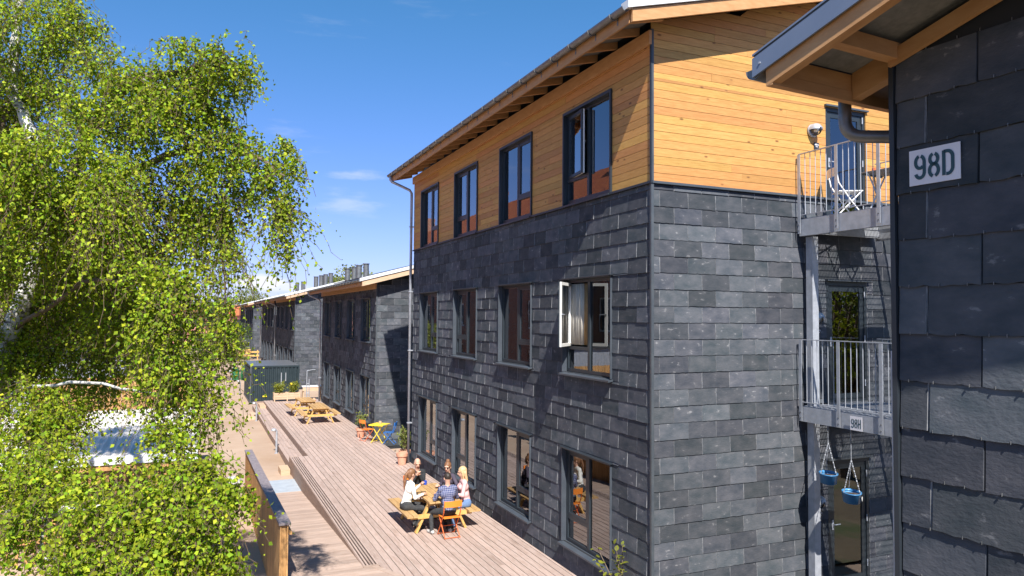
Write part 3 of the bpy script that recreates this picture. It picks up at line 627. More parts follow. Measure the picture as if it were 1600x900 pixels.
# ------------------------------------------------------------------ lettering
def arc(cx, cz, rx, rz, a0, a1, n=16): return [(cx + rx*math.cos(math.radians(a0+(a1-a0)*i/n)), cz + rz*math.sin(math.radians(a0+(a1-a0)*i/n))) for i in range(n+1)]
GLYPH = {   # strokes in a cell .46 wide and 1 high
 '9': [arc(.23, .70, .175, .25, 103, 270+45, 22), arc(.23, .70, .175, .25, 77, 0, 8) + [(.405, .30)] + arc(.23, .28, .175, .23, 0, -165, 14)],
 '8': [arc(.23, .745, .155, .205, 105, 270, 14), arc(.23, .745, .155, .205, 75, -90, 14), arc(.23, .285, .175, .245, 90, 255, 14), arc(.23, .285, .175, .245, 90, -75, 14)],
 'D': [[(.06, 0.0), (.06, 1.0)], [(.06, .955), (.18, .955)] + arc(.20, .70, .20, .255, 90, 0, 8) + arc(.20, .30, .20, .255, 0, -90, 8) + [(.15, .045)]],
 'H': [[(.06, 0.0), (.06, 1.0)], [(.40, 0.0), (.40, 1.0)], [(.10, .5), (.36, .5)]]}
def lettering(text, W, H, wts=.095, pitch=.56):        # flat raised strokes, local x right, z up, facing -y
    mb = MB(); tw = pitch*(len(text)-1)+.46; s = H
    for i, ch in enumerate(text):
        for st in GLYPH[ch]:
            pts = [Vector((p[0] + i*pitch, p[1])) for p in st]; left, right = [], []
            for k, p in enumerate(pts):
                d = (pts[min(k+1, len(pts)-1)] - pts[max(k-1, 0)]).normalized(); nn = Vector((-d.y, d.x))*wts/2
                left.append(p+nn); right.append(p-nn)
            for k in range(len(pts)-1):
                q = [left[k], left[k+1], right[k+1], right[k]]
                mb.add([((v.x-tw/2)*W/tw, 0, (v.y-.5)*s) for v in q], [(0, 1, 2, 3)])
    return mb
def sign_plate(name, label, text, w_, h_, loc, rz, tw, th, wts=.095):
    t = thing(name, label, 'sign', loc, rz)
    MB().box(-w_/2, w_/2, -.004, .0, -h_/2, h_/2).build('plate', 'sign_white', t)
    m = lettering(text, tw, th, wts); o = m.build('lettering', 'sign_ink', t, loc=(0, -.0065, 0)); return t
# ------------------------------------------------------------------ the near house: slate gable, open timber eaves
a_, b_, zt_ = .60, .316, 5.709; S2 = .268
NH = thing('near_slate_house', 'near dark slate wall with wooden roof overhang at the right edge', 'building', (3.40, 2.685, 0), math.radians(4.2))
g = MB(); g.prism([(.018, -8, -.45), (.018, -.02, -.45), (.018, -.02, 5.92), (.018, -8, 8.05)], (.28, 0, 0)); g.build('gable_wall', 'slate_back', NH)
MB().box(.31, 7, -.3, -.02, -.45, 5.85).build('far_wall', 'slate_back', NH)
zs = [5.617 + .2448*k for k in range(9, 0, -1)] + [5.617 - .2448*k for k in range(25)]
def nh_world(p): return NH_M @ p
NH_M = Matrix.Translation((3.40, 2.685, 0)) @ Matrix.Rotation(math.radians(4.2), 4, 'Z')
slate_cover(NH, lambda u, t, z: (.017 + t, u, z), -math.pi/2, -3.2, -.012, zs, [(b_ - (zs[k]-.10-zt_)/S2, 1, zs[k+1]-.001, zs[k]+.001) for k in range(9)], -.174 + .26, .52, 140, NH_M.to_3x3() @ Vector((1, 0, 0)), variants=SLATES_NEAR, world=nh_world)
hk = MB()
for k in range(len(zs)-1):
    for q in range(9):
        u = -.06 - q*.13 - (.035 if k % 2 else 0) + random.uniform(-.03, .03)
        z_ = zs[k]; hk.box(-.004, .0, u-.0011, u+.0011, z_-.004, z_+.010); hk.box(-.0065, -.004, u-.0011, u+.0011, z_-.006, z_+.008)
hk.build('slate_hooks', 'gutter', NH, kind='stuff')
MB().box(-.012, .02, -.011, .016, -.45, 5.93).build('corner_trim', 'dark_metal', NH)
MB().box(-.002, .018, .017, .03, -.45, 4.3).build('sunlit_trim', 'galv', NH)  # pale strip paints sunlight onto the lower corner trim
zu = lambda y, dz=0: zt_ + S2*(b_-y) + dz           # bottom of the rafters at y
def slope_box(name, m, x0, x1, y0, y1, d0, d1, parent):
    mb = MB(); mb.prism([(x0, y1, zu(y1, d0)), (x0, y0, zu(y0, d0)), (x0, y0, zu(y0, d1)), (x0, y1, zu(y1, d1))], (x1-x0, 0, 0)); return mb.build(name, m, parent)
roofN = slope_box('roof', 'roof_dark', -a_-.02, 7, -4, b_+.06, .172, .20, NH)
slope_box('verge_rafter', 'beam', -a_, -a_+.06, -4, b_, 0, .165, roofN)
slope_box('verge_flashing', 'flash', -a_-.024, -a_-.012, -4, b_+.075, .085, .188, roofN)
slope_box('verge_cap', 'flash', -a_-.024, -a_+.12, -4, b_+.075, .2015, .212, roofN)
slope_box('soffit_board', 'soffit', -a_+.062, 7, -4, b_-.045, .150, .170, roofN)
for xr_ in (.07, .67, 1.27, 1.87): slope_box('rafter', 'beam', xr_-.035, xr_+.035, -.019, b_-.046, 0.0, .149, roofN)
for yy in (-.02, -.75, -1.5):
    m = MB(); z0 = zu(yy, .045); m.box(-a_+.062, -.001, yy-.035, yy+.035, z0, z0+.085); m.build('lookout', 'beam_x', roofN)
slope_box('wall_head_board', 'beam', -.036, -.006, -4, -.0, .02, .10, roofN)
m = MB(); m.box(-a_+.001, 7, b_-.043, b_-.001, zt_-.0, zt_+.06); m.build('fascia', 'beam_x', roofN); m = MB(); m.box(-a_+.062, 7, b_-.041, b_-.003, zt_+.062, zt_+.155); m.build('fascia', 'beam_x', roofN)
# gutter along x
def gutter_x(mb, x0, x1, y, z, r, n=12):
    pr = [(y + r*math.cos(math.pi*k/n), z - r*math.sin(math.pi*k/n)) for k in range(n+1)]; ins = [(y + (r-.005)*math.cos(math.pi*k/n), z - (r-.005)*math.sin(math.pi*k/n)) for k in range(n, -1, -1)]
    mb.prism([(x0, p[0], p[1]) for p in pr+ins], (x1-x0, 0, 0))
m = MB(); gutter_x(m, -a_-.01, 7, b_+.075, zt_+.115, .058); m.build('gutter', 'gutter', roofN)
m = MB(); pr = [(b_+.075 + .058*math.cos(math.pi*k/12), zt_+.115 - .058*math.sin(math.pi*k/12)) for k in range(13)]; m.prism([(-a_-.008, p[0], p[1]) for p in pr], (.004, 0, 0)); m.build('gutter_end', 'gutter', roofN)
m = MB(); m.tube([(-a_-.03, b_+.02, zt_+.13), (-a_-.018, b_+.02, zt_+.13)], .006, 8); m.build('screw', 'galv', roofN)
def bend(pts, n=6):         # round the corners of a pipe path
    pts = [Vector(p) for p in pts]; out = [pts[0]]
    for a, b, c in zip(pts[:-2], pts[1:-1], pts[2:]):
        r = min((a-b).length, (c-b).length)*.42; p0 = b+(a-b).normalized()*r; p2 = b+(c-b).normalized()*r
        out += [p0*(1-t)**2 + b*2*t*(1-t) + p2*t*t for t in [i/n for i in range(n+1)]]
    return out + [pts[-1]]
m = MB(); m.tube(bend([(.13, b_+.075, zt_+.07), (.13, b_+.075, 5.545), (.30, .10, 5.50), (.55, .06, 5.46), (.55, .06, 4.9)]), .037, 14); m.build('downpipe', 'gutter', NH, smooth=True)
sign_loc = NH_M @ Vector((-.006, -.225, 5.25))
sign_plate('house_number_sign', 'white metal sign reading 98D on the near slate wall', '98D', .262, .183, sign_loc, math.radians(4.2) - math.pi/2, .205, .125, .135)

# ------------------------------------------------------------------ steel gallery with railings at the gable of the tall house
GX0, GX1, GY0, GY1 = 9.0, 10.75, 4.6, 8.85
gal = thing('steel_gallery', 'two level galvanised steel access gallery with bar railings against the gable', 'gallery', (9.0, 8.85, 0))
def G(mb, name, m, parent=gal, **kw):
    mb.v = [(x-9.0, y-8.85, z) for x, y, z in mb.v]; return mb.build(name, m, parent, **kw)
G(MB().box(9.115, 9.245, 8.70, 8.83, -.45, 5.80), 'column', 'galv')
G(MB().box(9.10, 9.26, 8.685, 8.845, -.46, -.43), 'column_foot', 'galv')
for fl, beam0 in ((3.07, 2.82), (6.09, 5.81)):
    b = MB(); b.box(GX0, GX0+.012, GY0, GY1, beam0, fl-.012); b.box(GX0+.012, GX0+.09, GY0, GY1, beam0, beam0+.012); b.box(GX0+.012, GX0+.09, GY0, GY1, fl-.03, fl-.012); eb = G(b, 'edge_beam', 'galv')
    b = MB(); b.box(GX1-.012, GX1, GY0, GY1, beam0, fl-.012); G(b, 'edge_beam', 'galv')
    for yy in (GY1-.012, 7.4, 6.0, GY0+.2): G(MB().box(GX0+.1, GX1-.014, yy-.05, yy, beam0+.05, fl-.045), 'cross_beam', 'galv')
    b = MB(); x = GX0+.015
    while x < GX1-.03: b.box(x, x+.006, GY0, GY1, fl-.038, fl); x += .034
    y = GY0+.1
    while y < GY1: b.box(GX0+.015, GX1-.03, y, y+.006, fl-.012, fl-.002); y += .10
    G(b, 'floor_grating', 'galv')
    rl = G(MB().box(GX0-.022, GX0+.022, GY0, GY1+.0, fl+1.055, fl+1.068), 'handrail', 'galv')
    G(MB().box(GX0-.012, GX0+.012, GY0, GY1, fl+.055, fl+.067), 'bottom_rail', 'galv', rl)
    ps = [8.83 - i*.745 for i in range(6)]
    for i, yy in enumerate(ps):
        G(MB().box(GX0-.030, GX0-.0225, yy-.028, yy+.028, fl-.26+.02, fl+1.05), 'post', 'galv', rl)
        for zz in (fl-.19, fl-.10): G(MB().tube([(GX0-.036, yy, zz), (GX0-.03, yy, zz)], .011, 8), 'bolt', 'gutter', rl)
        if i < 5:
            for k in range(1, 7): G(MB().tube([(GX0, yy-k*.1064, fl+.066), (GX0, yy-k*.1064, fl+1.056)], .0065, 6), 'baluster', 'galv', rl)
    # far-side railing of the gallery
    rr = G(MB().box(GX1-.02, GX1+.02, GY0, GY1, fl+1.055, fl+1.068), 'handrail', 'galv')
    for i in range(30): G(MB().tube([(GX1, GY1-.1-i*.1064, fl+.0), (GX1, GY1-.1-i*.1064, fl+1.056)], .0065, 6), 'baluster', 'galv', rr)
sign_plate('walkway_sign', 'small white plate reading 98H on the lower gallery beam', '98H', .21, .205, (GX0-.0325, 7.76, 2.93), -math.pi/2, .170, .135, .12)
def wall_lamp(z, label):
    t = thing('wall_lamp', label, 'lamp', (9.345, 8.905, z), 0, 'round bulkhead lamps on the gable'); t.scale = (1.25, 1.25, 1.25)
    m = MB(); m.lathe([(.075, 0), (.088, .01), (.088, .03), (.078, .04)], n=24); o = m.build('base', 'galv', t, smooth=False); o.rotation_euler = (math.pi/2, 0, 0)
    m = MB(); m.lathe([(.074, .04), (.074, .075), (.066, .105), (.046, .13), (.02, .142), (.004, .144)], n=24); o = m.build('glass_dome', 'glass_clear', t, smooth=True); o.rotation_euler = (math.pi/2, 0, 0)
    m = MB(); m.lathe([(.02, .04), (.028, .06), (.03, .09), (.016, .11)], n=16); o = m.build('bulb', 'white_paint', t, smooth=True); o.rotation_euler = (math.pi/2, 0, 0)
    m = MB(); n = 14; th = [math.pi*i/n for i in range(n+1)]   # upper half shade
    prof = [(.086, .03), (.086, .08), (.076, .112), (.052, .14), (.02, .153)]
    vs = [(r*math.cos(a), -d, r*math.sin(a)) for r, d in prof for a in th]; m.add(vs, [(i*(n+1)+k, (i+1)*(n+1)+k, (i+1)*(n+1)+k+1, i*(n+1)+k+1) for i in range(len(prof)-1) for k in range(n)]); m.build('shade', 'galv', t, smooth=True)
    m = MB(); m.box(-.004, .004, -.19, -.15, -.004, .004); m.build('shade_tip', 'galv', t)
wall_lamp(7.59, 'round bulkhead lamp on the golden wood gable'); wall_lamp(4.48, 'round bulkhead lamp beside the first floor glazed door'); wall_lamp(1.50, 'round bulkhead lamp beside the ground floor door')
def door_sign(z, label):
    t = thing('door_sign', label, 'sign', (9.44, 8.900, z), 0, 'small black door signs')
    MB().box(-.055, .055, -.006, .0, -.055, .055).build('plate', 'dark_metal', t)
    m = MB(); m.box(-.042, .008, -.008, -.0062, .008, .034); m.box(.018, .026, -.008, -.0062, .004, .034); m.box(.036, .044, -.008, -.0062, .004, .03); m.box(-.02, .03, -.008, -.0062, -.02, -.01); m.build('lettering', 'sign_white', t)
door_sign(7.35, 'small black sign below the lamp on the wood gable'); door_sign(4.26, 'small black sign below the first floor lamp'); door_sign(1.28, 'small black sign below the ground floor lamp')
def hanging_pot(x, y, z, label, disc, rz):
    t = thing('hanging_planter', label, 'planter', (x, y, z), rz, 'blue planters hung under the gallery')
    n = 24; t.scale = (1.25, 1.25, 1.15); prof = [(.135, .085, -.12), (.145, .092, -.118), (.165, .105, 0), (.172, .110, .004), (.172, .110, .014), (.160, .098, .014), (.155, .094, -.01)]
    m = MB(); vs = [(rx*math.cos(2*math.pi*k/n), ry*math.sin(2*math.pi*k/n), zz) for rx, ry, zz in prof for k in range(n)]
    m.add(vs, [(i*n+k, i*n+(k+1) % n, (i+1)*n+(k+1) % n, (i+1)*n+k) for i in range(len(prof)-1) for k in range(n)] + [tuple(range(n))[::-1]]); m.build('pot', 'blue_pot', t, smooth=True)
    MB().lathe([(.001, -.03), (.10, -.028), (.10, -.02), (.001, -.012)]).build('soil', 'soil', t)
    for a in (0, math.pi*.62, math.pi*1.25):
        p = Vector((.165*math.cos(a), .104*math.sin(a), .01)); q = Vector((0, 0, .42)); c = MB(); k = 14
        for i in range(k):
            u, v = p.lerp(q, i/k), p.lerp(q, (i+.8)/k); c.bar(u, v, .012 if i % 2 else .004, .004 if i % 2 else .012)
        c.build('chain', 'galv', t)
    c = MB(); c.tube([(0, 0, .40), (0, 0, (2.82-z)/1.15)], .004, 6); c.build('hook_wire', 'galv', t)
    if disc: o = MB().lathe([(.03, 0), (.03, .003)], n=16).build('sticker', 'white_paint', t, loc=(-.06, -.103, -.06)); o.rotation_euler = (math.pi/2, 0, -.3)
hanging_pot(9.02, 8.33, 2.08, 'blue oval hanging planter nearer the steel column', False, .9); hanging_pot(9.05, 7.93, 1.88, 'blue oval hanging planter with a white round sticker', True, .9)
# folding chair and table on the upper gallery
def folding_chair(name, label, loc, rz, cmat, K=.9, group=None, seatmat=None):
    t = thing(name, label, 'chair', loc, rz, group); seatmat = seatmat or cmat
    s = lambda *a: [x*K for x in a]
    for sx in (-1, 1):       # front-foot-to-back-top and back-foot-to-seat-front tubes, faces +y
        m = MB(); x = sx*.20; m.tube([(x*K, .20*K, 0), (x*K, -.02*K, .30*K), (x*K, -.20*K, .58*K), (x*K, -.25*K, .84*K)], .011, 8); m.build('leg', cmat, t)
        x = sx*.175; m = MB(); m.tube([(x*K, -.24*K, 0), (x*K, .18*K, .44*K)], .011, 8); m.build('leg', cmat, t)
    for i in range(5): MB().box(*s(-.19, .19), *s(-.19+i*.08, -.125+i*.08), *s(.437, .452)).build('seat_slat', seatmat, t)
    m = MB(); n = 8
    pts = [(-.21+.42*i/n, -.245-.03*math.sin(math.pi*i/n)) for i in range(n+1)]
    for (xa, ya), (xb, yb) in zip(pts[:-1], pts[1:]): m.prism([(xa*K, ya*K, .70*K), (xb*K, yb*K, .70*K), (xb*K, (yb-.012)*K, .84*K), (xa*K, (ya-.012)*K, .84*K)], (0, -.012, 0))
    m.build('backrest', seatmat, t)
    for y_, z_ in ((.19, .02), (-.235, .02), (.05, .22)): MB().tube([(-.19*K, y_*K, z_*K), (.19*K, y_*K, z_*K)], .008, 6).build('crossbar', cmat, t)
    return t
def bistro_table(name, label, loc, rz, m_, K=.9, size=.62, h=.72, top_m=None):
    t = thing(name, label, 'table', loc, rz); a = size/2*K
    m = MB(); m.box(-a, a, -a, a, h*K-.012, h*K); m.box(-a, a, -a-.004, -a, h*K-.035, h*K-.001); m.box(-a, a, a, a+.004, h*K-.035, h*K-.001); m.build('table_top', top_m or m_, t)
    for sy in (-1, 1):
        y = sy*.22*K
        MB().bar((-.25*K, y, 0), (.25*K, y, h*K-.014), .025, .012, (0, 1, 0)).build('leg', m_, t); MB().bar((.25*K, y*.9, 0), (-.25*K, y*.9, h*K-.014), .025, .012, (0, 1, 0)).build('leg', m_, t)
    for x in (-.24, .24): MB().tube([(x*K, -.22*K, .03), (x*K, .22*K, .03)], .008, 6).build('crossbar', m_, t)
    return t
folding_chair('folding_chair', 'white folding chair on the upper gallery', (9.62, 8.45, 6.09), math.radians(-120), 'white_paint', .95)
bistro_table('folding_table', 'grey folding table on the upper gallery', (9.95, 7.95, 6.09), .1, 'galv', .95, .6, .74, 'gutter')
m = MB(); m.lathe([(.02, 0), (.03, .005), (.03, .05), (.022, .055)], n=12); m.build('red_jar', 'red_orange', loc=(9.75, 8.05, 6.09+.704), label='small red jar on the grey gallery table', cat='jar')
# ------------------------------------------------------------------ furniture on the deck
FK = .9
def picnic_table(label, loc, rz):
    t = thing('picnic_table', label, 'picnic table', loc, rz, 'wooden picnic tables on the deck'); K = FK; hl = .90
    for i in range(5): MB().box((-.365+i*.148)*K, (-.365+i*.148+.138)*K, -hl*K, hl*K, .695*K, .735*K).build('table_board', 'table_wood', t)
    for sx in (-1, 1):
        for i in range(2):
            x0 = sx*(.60+i*.145); a, b = sorted((x0, x0+sx*.135)); MB().box(a*K, b*K, -hl*K, hl*K, .415*K, .455*K).build('bench_board', 'table_wood', t)
    for sy in (-1, 1):
        y = sy*.62*K
        for sx in (-1, 1): MB().bar((sx*.60*K, y, 0), (sx*.27*K, y, .69*K), .045, .095, (0, 1, 0)).build('leg', 'leg_wood', t)
        MB().bar((-.36*K, y+.047*sy, .65*K), (.36*K, y+.047*sy, .65*K), .042, .085).build('top_support', 'leg_wood', t)
        MB().bar((-.74*K, y+.047*sy, .372*K), (.74*K, y+.047*sy, .372*K), .042, .085).build('bench_support', 'leg_wood', t)
        MB().bar((0, y*.92, .40*K), (0, y*.25, .67*K), .045, .06).build('brace', 'leg_wood', t)
    return t
picnic_table('wooden picnic table where five people sit', (4.83, 15.15, 0), 0)
picnic_table('empty wooden picnic table, the nearer of the two far ones', (4.90, 31.35, 0), 0)
picnic_table('empty wooden picnic table, the farther one towards the planter box', (4.72, 33.95, 0), .03)
folding_chair('bistro_chair', 'orange folding chair with the man in the checked shirt on it', (4.86, 14.16, 0), .03, 'red_orange', FK, 'bistro chairs', 'orange')
folding_chair('bistro_chair', 'orange folding chair under the bald man at the far end of the table', (4.72, 16.30, 0), math.pi-.05, 'red_orange', FK, 'bistro chairs', 'orange')
folding_chair('bistro_chair', 'empty orange folding chair beside the yellow table', (5.80, 26.0, 0), -1.2, 'red_orange', FK, 'bistro chairs', 'orange')
folding_chair('bistro_chair', 'blue folding chair beside the yellow table', (6.36, 25.05, 0), 1.1, 'blue', FK, 'bistro chairs')
bistro_table('bistro_table', 'small square yellow folding table by the slate wall', (6.10, 25.42, 0), -.75, 'yellow', FK, .62, .72)
m = MB(); m.lathe([(.03, 0), (.045, .01), (.05, .09), (.044, .09), (.04, .02)], n=16); m.build('candle_cup', 'pale_wood', loc=(6.13, 25.45, .649), label='small pale cup on the yellow table', cat='cup')
def pot(label, loc, r=.16, h=.30):
    m = MB(); m.lathe([(r*.66, 0), (r*.68, .005), (r*.9, h*.74), (r*1.05, h*.745), (r*1.08, h), (r*.93, h), (r*.88, h*.8), (r*.82, h*.78)], n=28); o = link('flower_pot', None, None, loc, label=label, cat='pot', group='terracotta flower pots'); m.build('pot', 'terracotta', o, smooth=False)
    MB().lathe([(.001, h*.80), (r*.84, h*.82), (r*.84, h*.84), (.001, h*.87)], n=20).build('soil', 'soil', o); return o
pot('front terracotta pot with bare soil by the downpipe', (5.84, 21.42, 0), .165, .34); pot('rear terracotta pot holding a leafy plant by the downpipe', (6.02, 21.78, 0), .17, .36)
pot('terracotta pot holding a yellowish plant behind the orange chair', (5.72, 26.75, 0), .17, .34)

# ------------------------------------------------------------------ people (implicit surfaces meshed as one continuous body)
def two_bone(a, t, l1, l2, pole):
    a, t, pole = map(np.asarray, (a, t, pole)); d = t-a; L_ = min(np.linalg.norm(d), (l1+l2)*.995); d = d/np.linalg.norm(d); t = a+d*L_
    x = (l1*l1-l2*l2+L_*L_)/(2*L_); h_ = math.sqrt(max(1e-6, l1*l1-x*x)); p = pole - d*np.dot(pole, d); p = p/np.linalg.norm(p); return a+d*x+p*h_, t
def surface(prims, subs, h=.0095, pad=.03, k=.018):
    los = []; his = []
    for p in prims:
        if p[0] == 'c': P = np.array([p[1], p[2]]); r = max(p[3], p[4])
        else: P = np.array([p[1]]); r = max(p[2])
        los.append(P.min(0)-r); his.append(P.max(0)+r)
    lo = np.min(los, 0)-pad; hi = np.max(his, 0)+pad; n = np.ceil((hi-lo)/h).astype(int)+1
    ax = [lo[i]+h*np.arange(n[i]) for i in range(3)]; Fd = np.full(n, .5, np.float32); best = np.full(n, 9., np.float32); lab = np.zeros(n, np.int16)
    def field(p, sl):
        X, Y, Z = np.meshgrid(ax[0][sl[0]], ax[1][sl[1]], ax[2][sl[2]], indexing='ij')
        if p[0] == 'c':
            a, b = np.array(p[1]), np.array(p[2]); ab = b-a; q = np.stack([X-a[0], Y-a[1], Z-a[2]]); t = np.clip(np.tensordot(ab, q, 1)/max(1e-9, ab@ab), 0, 1)
            return np.sqrt(sum((q[i]-t*ab[i])**2 for i in range(3))) - (p[3]+(p[4]-p[3])*t)
        c, r = np.array(p[1]), np.array(p[2]); R = p[4] if len(p) > 4 and p[4] is not None else np.eye(3); q = np.stack([X-c[0], Y-c[1], Z-c[2]]); q = np.tensordot(R.T, q, 1)
        k0 = np.sqrt(sum((q[i]/r[i])**2 for i in range(3))); k1 = np.sqrt(sum((q[i]/r[i]**2)**2 for i in range(3)))+1e-6; return k0*(k0-1)/k1
    def box(i, m): return tuple(slice(max(0, int((los_[j]-m-lo[j])/h)), min(n[j], int((his_[j]+m-lo[j])/h)+2)) for j in range(3))
    for i, p in enumerate(prims):
        los_, his_ = los[i], his[i]; sl = box(i, .05); d = field(p, sl); f = Fd[sl]; hh = np.clip(.5+.5*(f-d)/k, 0, 1); Fd[sl] = f*(1-hh)+d*hh-k*hh*(1-hh)
        lb = p[5] if p[0] == 'c' else p[3]; mk = d < best[sl]; best[sl][mk] = d[mk]; lab[sl][mk] = lb
    for p in subs:
        if p[0] == 'c': P = np.array([p[1], p[2]]); r = max(p[3], p[4])
        else: P = np.array([p[1]]); r = max(p[2])
        los_, his_ = P.min(0)-r, P.max(0)+r; sl = box(0, .02); d = field(p, sl); Fd[sl] = np.maximum(Fd[sl], -d)
    S = Fd < 0; c = np.zeros(n-1, np.int16); acc = np.zeros((*(n-1), 3), np.float32); cnt = np.zeros(n-1, np.float32)
    for axn in range(3):
        o = [0, 1, 2]; o.remove(axn)
        A = [slice(None)]*3; B = [slice(None)]*3; A[axn] = slice(None, -1); B[axn] = slice(1, None)
        f0, f1 = Fd[tuple(A)], Fd[tuple(B)]; cr = S[tuple(A)] != S[tuple(B)]; t = np.where(cr, f0/(f0-f1+1e-12), 0)
        for da in (0, 1):
            for db in (0, 1):
                sl = [slice(None)]*3; sl[o[0]] = slice(da, n[o[0]]-1+da); sl[o[1]] = slice(db, n[o[1]]-1+db); m = cr[tuple(sl)]; tt = t[tuple(sl)]
                off = np.zeros(3); off[o[0]] = da; off[o[1]] = db
                acc += m[..., None]*off; acc[..., axn] += m*tt; cnt += m
    on = cnt > 0; idx = -np.ones(n-1, np.int64); idx[on] = np.arange(on.sum()); ii = np.argwhere(on); V = lo + h*(ii + acc[on]/cnt[on][:, None]); VL = lab[1:, 1:, 1:][on]
    faces = []
    for axn in range(3):
        o = [(axn+1) % 3, (axn+2) % 3]; A = [slice(None)]*3; B = [slice(None)]*3; A[axn] = slice(None, -1); B[axn] = slice(1, None)
        s0, s1 = S[tuple(A)], S[tuple(B)]; e = np.argwhere(s0 != s1); e = e[(e[:, o[0]] > 0) & (e[:, o[1]] > 0) & (e[:, o[0]] < n[o[0]]-1) & (e[:, o[1]] < n[o[1]]-1)]
        q = []
        for da, db in ((-1, -1), (0, -1), (0, 0), (-1, 0)):
            z_ = e.copy(); z_[:, o[0]] += da; z_[:, o[1]] += db; q.append(idx[z_[:, 0], z_[:, 1], z_[:, 2]])
        q = np.stack(q, 1); fl = ~s0[e[:, 0], e[:, 1], e[:, 2]]; q[fl] = q[fl][:, ::-1]; faces.append(q)
    Fq = np.concatenate(faces); Fq = Fq[(Fq >= 0).all(1)]; return V, Fq, VL
def rotz(a): c, s = math.cos(a), math.sin(a); return np.array([[c, -s, 0], [s, c, 0], [0, 0, 1]])
def rotx(a): c, s = math.cos(a), math.sin(a); return np.array([[1, 0, 0], [0, c, -s], [0, s, c]])
SKIN, SHIRT, PANTS, SHOE, EYE, LIP = range(6)
def person(label, loc, face, shirt, pants, shoe, seat=.40, lean=.18, hands=None, feet=None, head=(0, 0), sleeve='long', hair=None, hair_mat='hair_brown', K=.92, female=False, hold=None, glasses=False, twist=0.):
    t = thing('person', label, 'person', loc, face, 'people at the picnic table'); pr = []
    c = lambda a, b, r1, r2, l: pr.append(('c', tuple(np.array(a)*1.), tuple(np.array(b)*1.), r1, r2, l)); e = lambda p, r, l, R=None: pr.append(('e', tuple(p), tuple(r), l, R))
    w_ = .90 if female else 1.; sz = seat/K
    pel = np.array([0, 0, sz+.095]); up = np.array([0, math.sin(lean), math.cos(lean)]); side = rotz(twist) @ np.array([1., 0, 0]); fw_ = np.cross(up, side)
    wai, che, neck = pel+up*.20, pel+up*.38, pel+up*.535+fw_*-.01
    e(pel, (.165*w_, .12, .10), PANTS); c(pel+side*.07, pel-side*.07, .115, .115, PANTS); c(pel+up*.05, wai, .125*w_, .115*w_, SHIRT)
    c(wai-side*.04, wai+side*.04, .105*w_, .105*w_, SHIRT); c(che-side*.075*w_, che+side*.075*w_, .115*w_, .115*w_, SHIRT); c(wai, che, .11*w_, .12*w_, SHIRT)
    if female: e(che+fw_*.085+side*.065, (.06, .055, .06), SHIRT); e(che+fw_*.085-side*.065, (.06, .055, .06), SHIRT)
    sh = [neck - up*.055 + side*s*.165*w_ for s in (-1, 1)]; c(sh[0]*.8+neck*.2, sh[1]*.8+neck*.2, .068, .068, SHIRT)
    for s in sh: c(neck-up*.03, s, .055, .062*w_, SHIRT)
    c(neck-up*.02, neck+up*.06, .053*w_, .05*w_, SKIN)
    Rh = rotz(head[0]) @ rotx(head[1]); hc = neck + up*.05 + np.array([0, .015, .125]); hp = lambda x, y, z: hc + Rh @ np.array([x, y, z])
    c(neck+up*.05, hp(0, -.015, -.05), .05*w_, .055*w_, SKIN); e(hp(0, -.012, .025), (.076, .095, .098), SKIN, Rh); e(hp(0, .018, -.045), (.058, .068, .075), SKIN, Rh); e(hp(0, .045, -.085), (.032, .03, .025), SKIN, Rh)
    c(hp(0, .084, .012), hp(0, .105, -.028), .010, .015, SKIN); c(hp(-.012, .09, -.03), hp(.012, .09, -.03), .011, .011, SKIN)
    for s in (-1, 1):
        e(hp(s*.078, -.008, -.012), (.012, .02, .03), SKIN, Rh); e(hp(s*.031, .077, .008), (.013, .012, .009), EYE, Rh); c(hp(s*.018, .086, .028), hp(s*.046, .076, .028), .008, .007, SKIN)
    c(hp(-.02, .081, -.062), hp(.02, .081, -.062), .008, .008, LIP)
    hands = hands or [(-.2, .33, sz+.22), (.2, .33, sz+.22)]
    for s, sj, tg in zip((-1, 1), sh, hands):
        el_, wr = two_bone(sj, np.array(tg), .285, .25, np.array([s*.55, -.35, -.75])); arm = SHIRT
        c(sj, el_, .056*w_, .045*w_, SHIRT); mid = el_*.3+wr*.7
        if sleeve == 'long': c(el_, wr, .045*w_, .030*w_, SHIRT); c(el_*.06+wr*.94, wr, .026, .026, SKIN)
        else: c(sj*.45+el_*.55, el_, .04, .04, SKIN); c(el_, wr, .041*w_, .027*w_, SKIN); pr[-3:-2] = [('c', tuple(sj), tuple(sj*.45+el_*.55), .06*w_, .056*w_, SHIRT)]
        d = (wr-el_)/np.linalg.norm(wr-el_); out = np.cross(d, [0, 0, 1.]); out = out/(np.linalg.norm(out)+1e-6)*s; nn = np.cross(out, d)*s; pm = wr+d*.055
        c(wr, pm, .027, .033, SKIN); c(pm-out*.018, pm+out*.018, .022, .022, SKIN)
        for q, (o_, ln) in enumerate(((-.03, .055), (-.010, .068), (.010, .064), (.029, .05))):
            b0 = pm+out*o_+d*.02; b1 = b0+d*ln*.55+nn*-.010; b2 = b1+d*ln*.38-nn*.026; c(b0, b1, .0105, .0098, SKIN); c(b1, b2, .0098, .0085, SKIN)
        b0 = wr+d*.03-out*.022; b1 = b0-out*.03+d*.028-nn*.012; c(b0, b1, .013, .0115, SKIN); c(b1, b1+d*.03-nn*.014, .0115, .009, SKIN)
        if hold and hold[0] == s: HOLD.append((label, (Matrix.Rotation(face, 3, 'Z') @ Vector((pm+d*.055-nn*.04)*K)) + Vector(loc), hold[1]))
    feet = feet or [(-.12, .40, .07), (.12, .40, .07)]
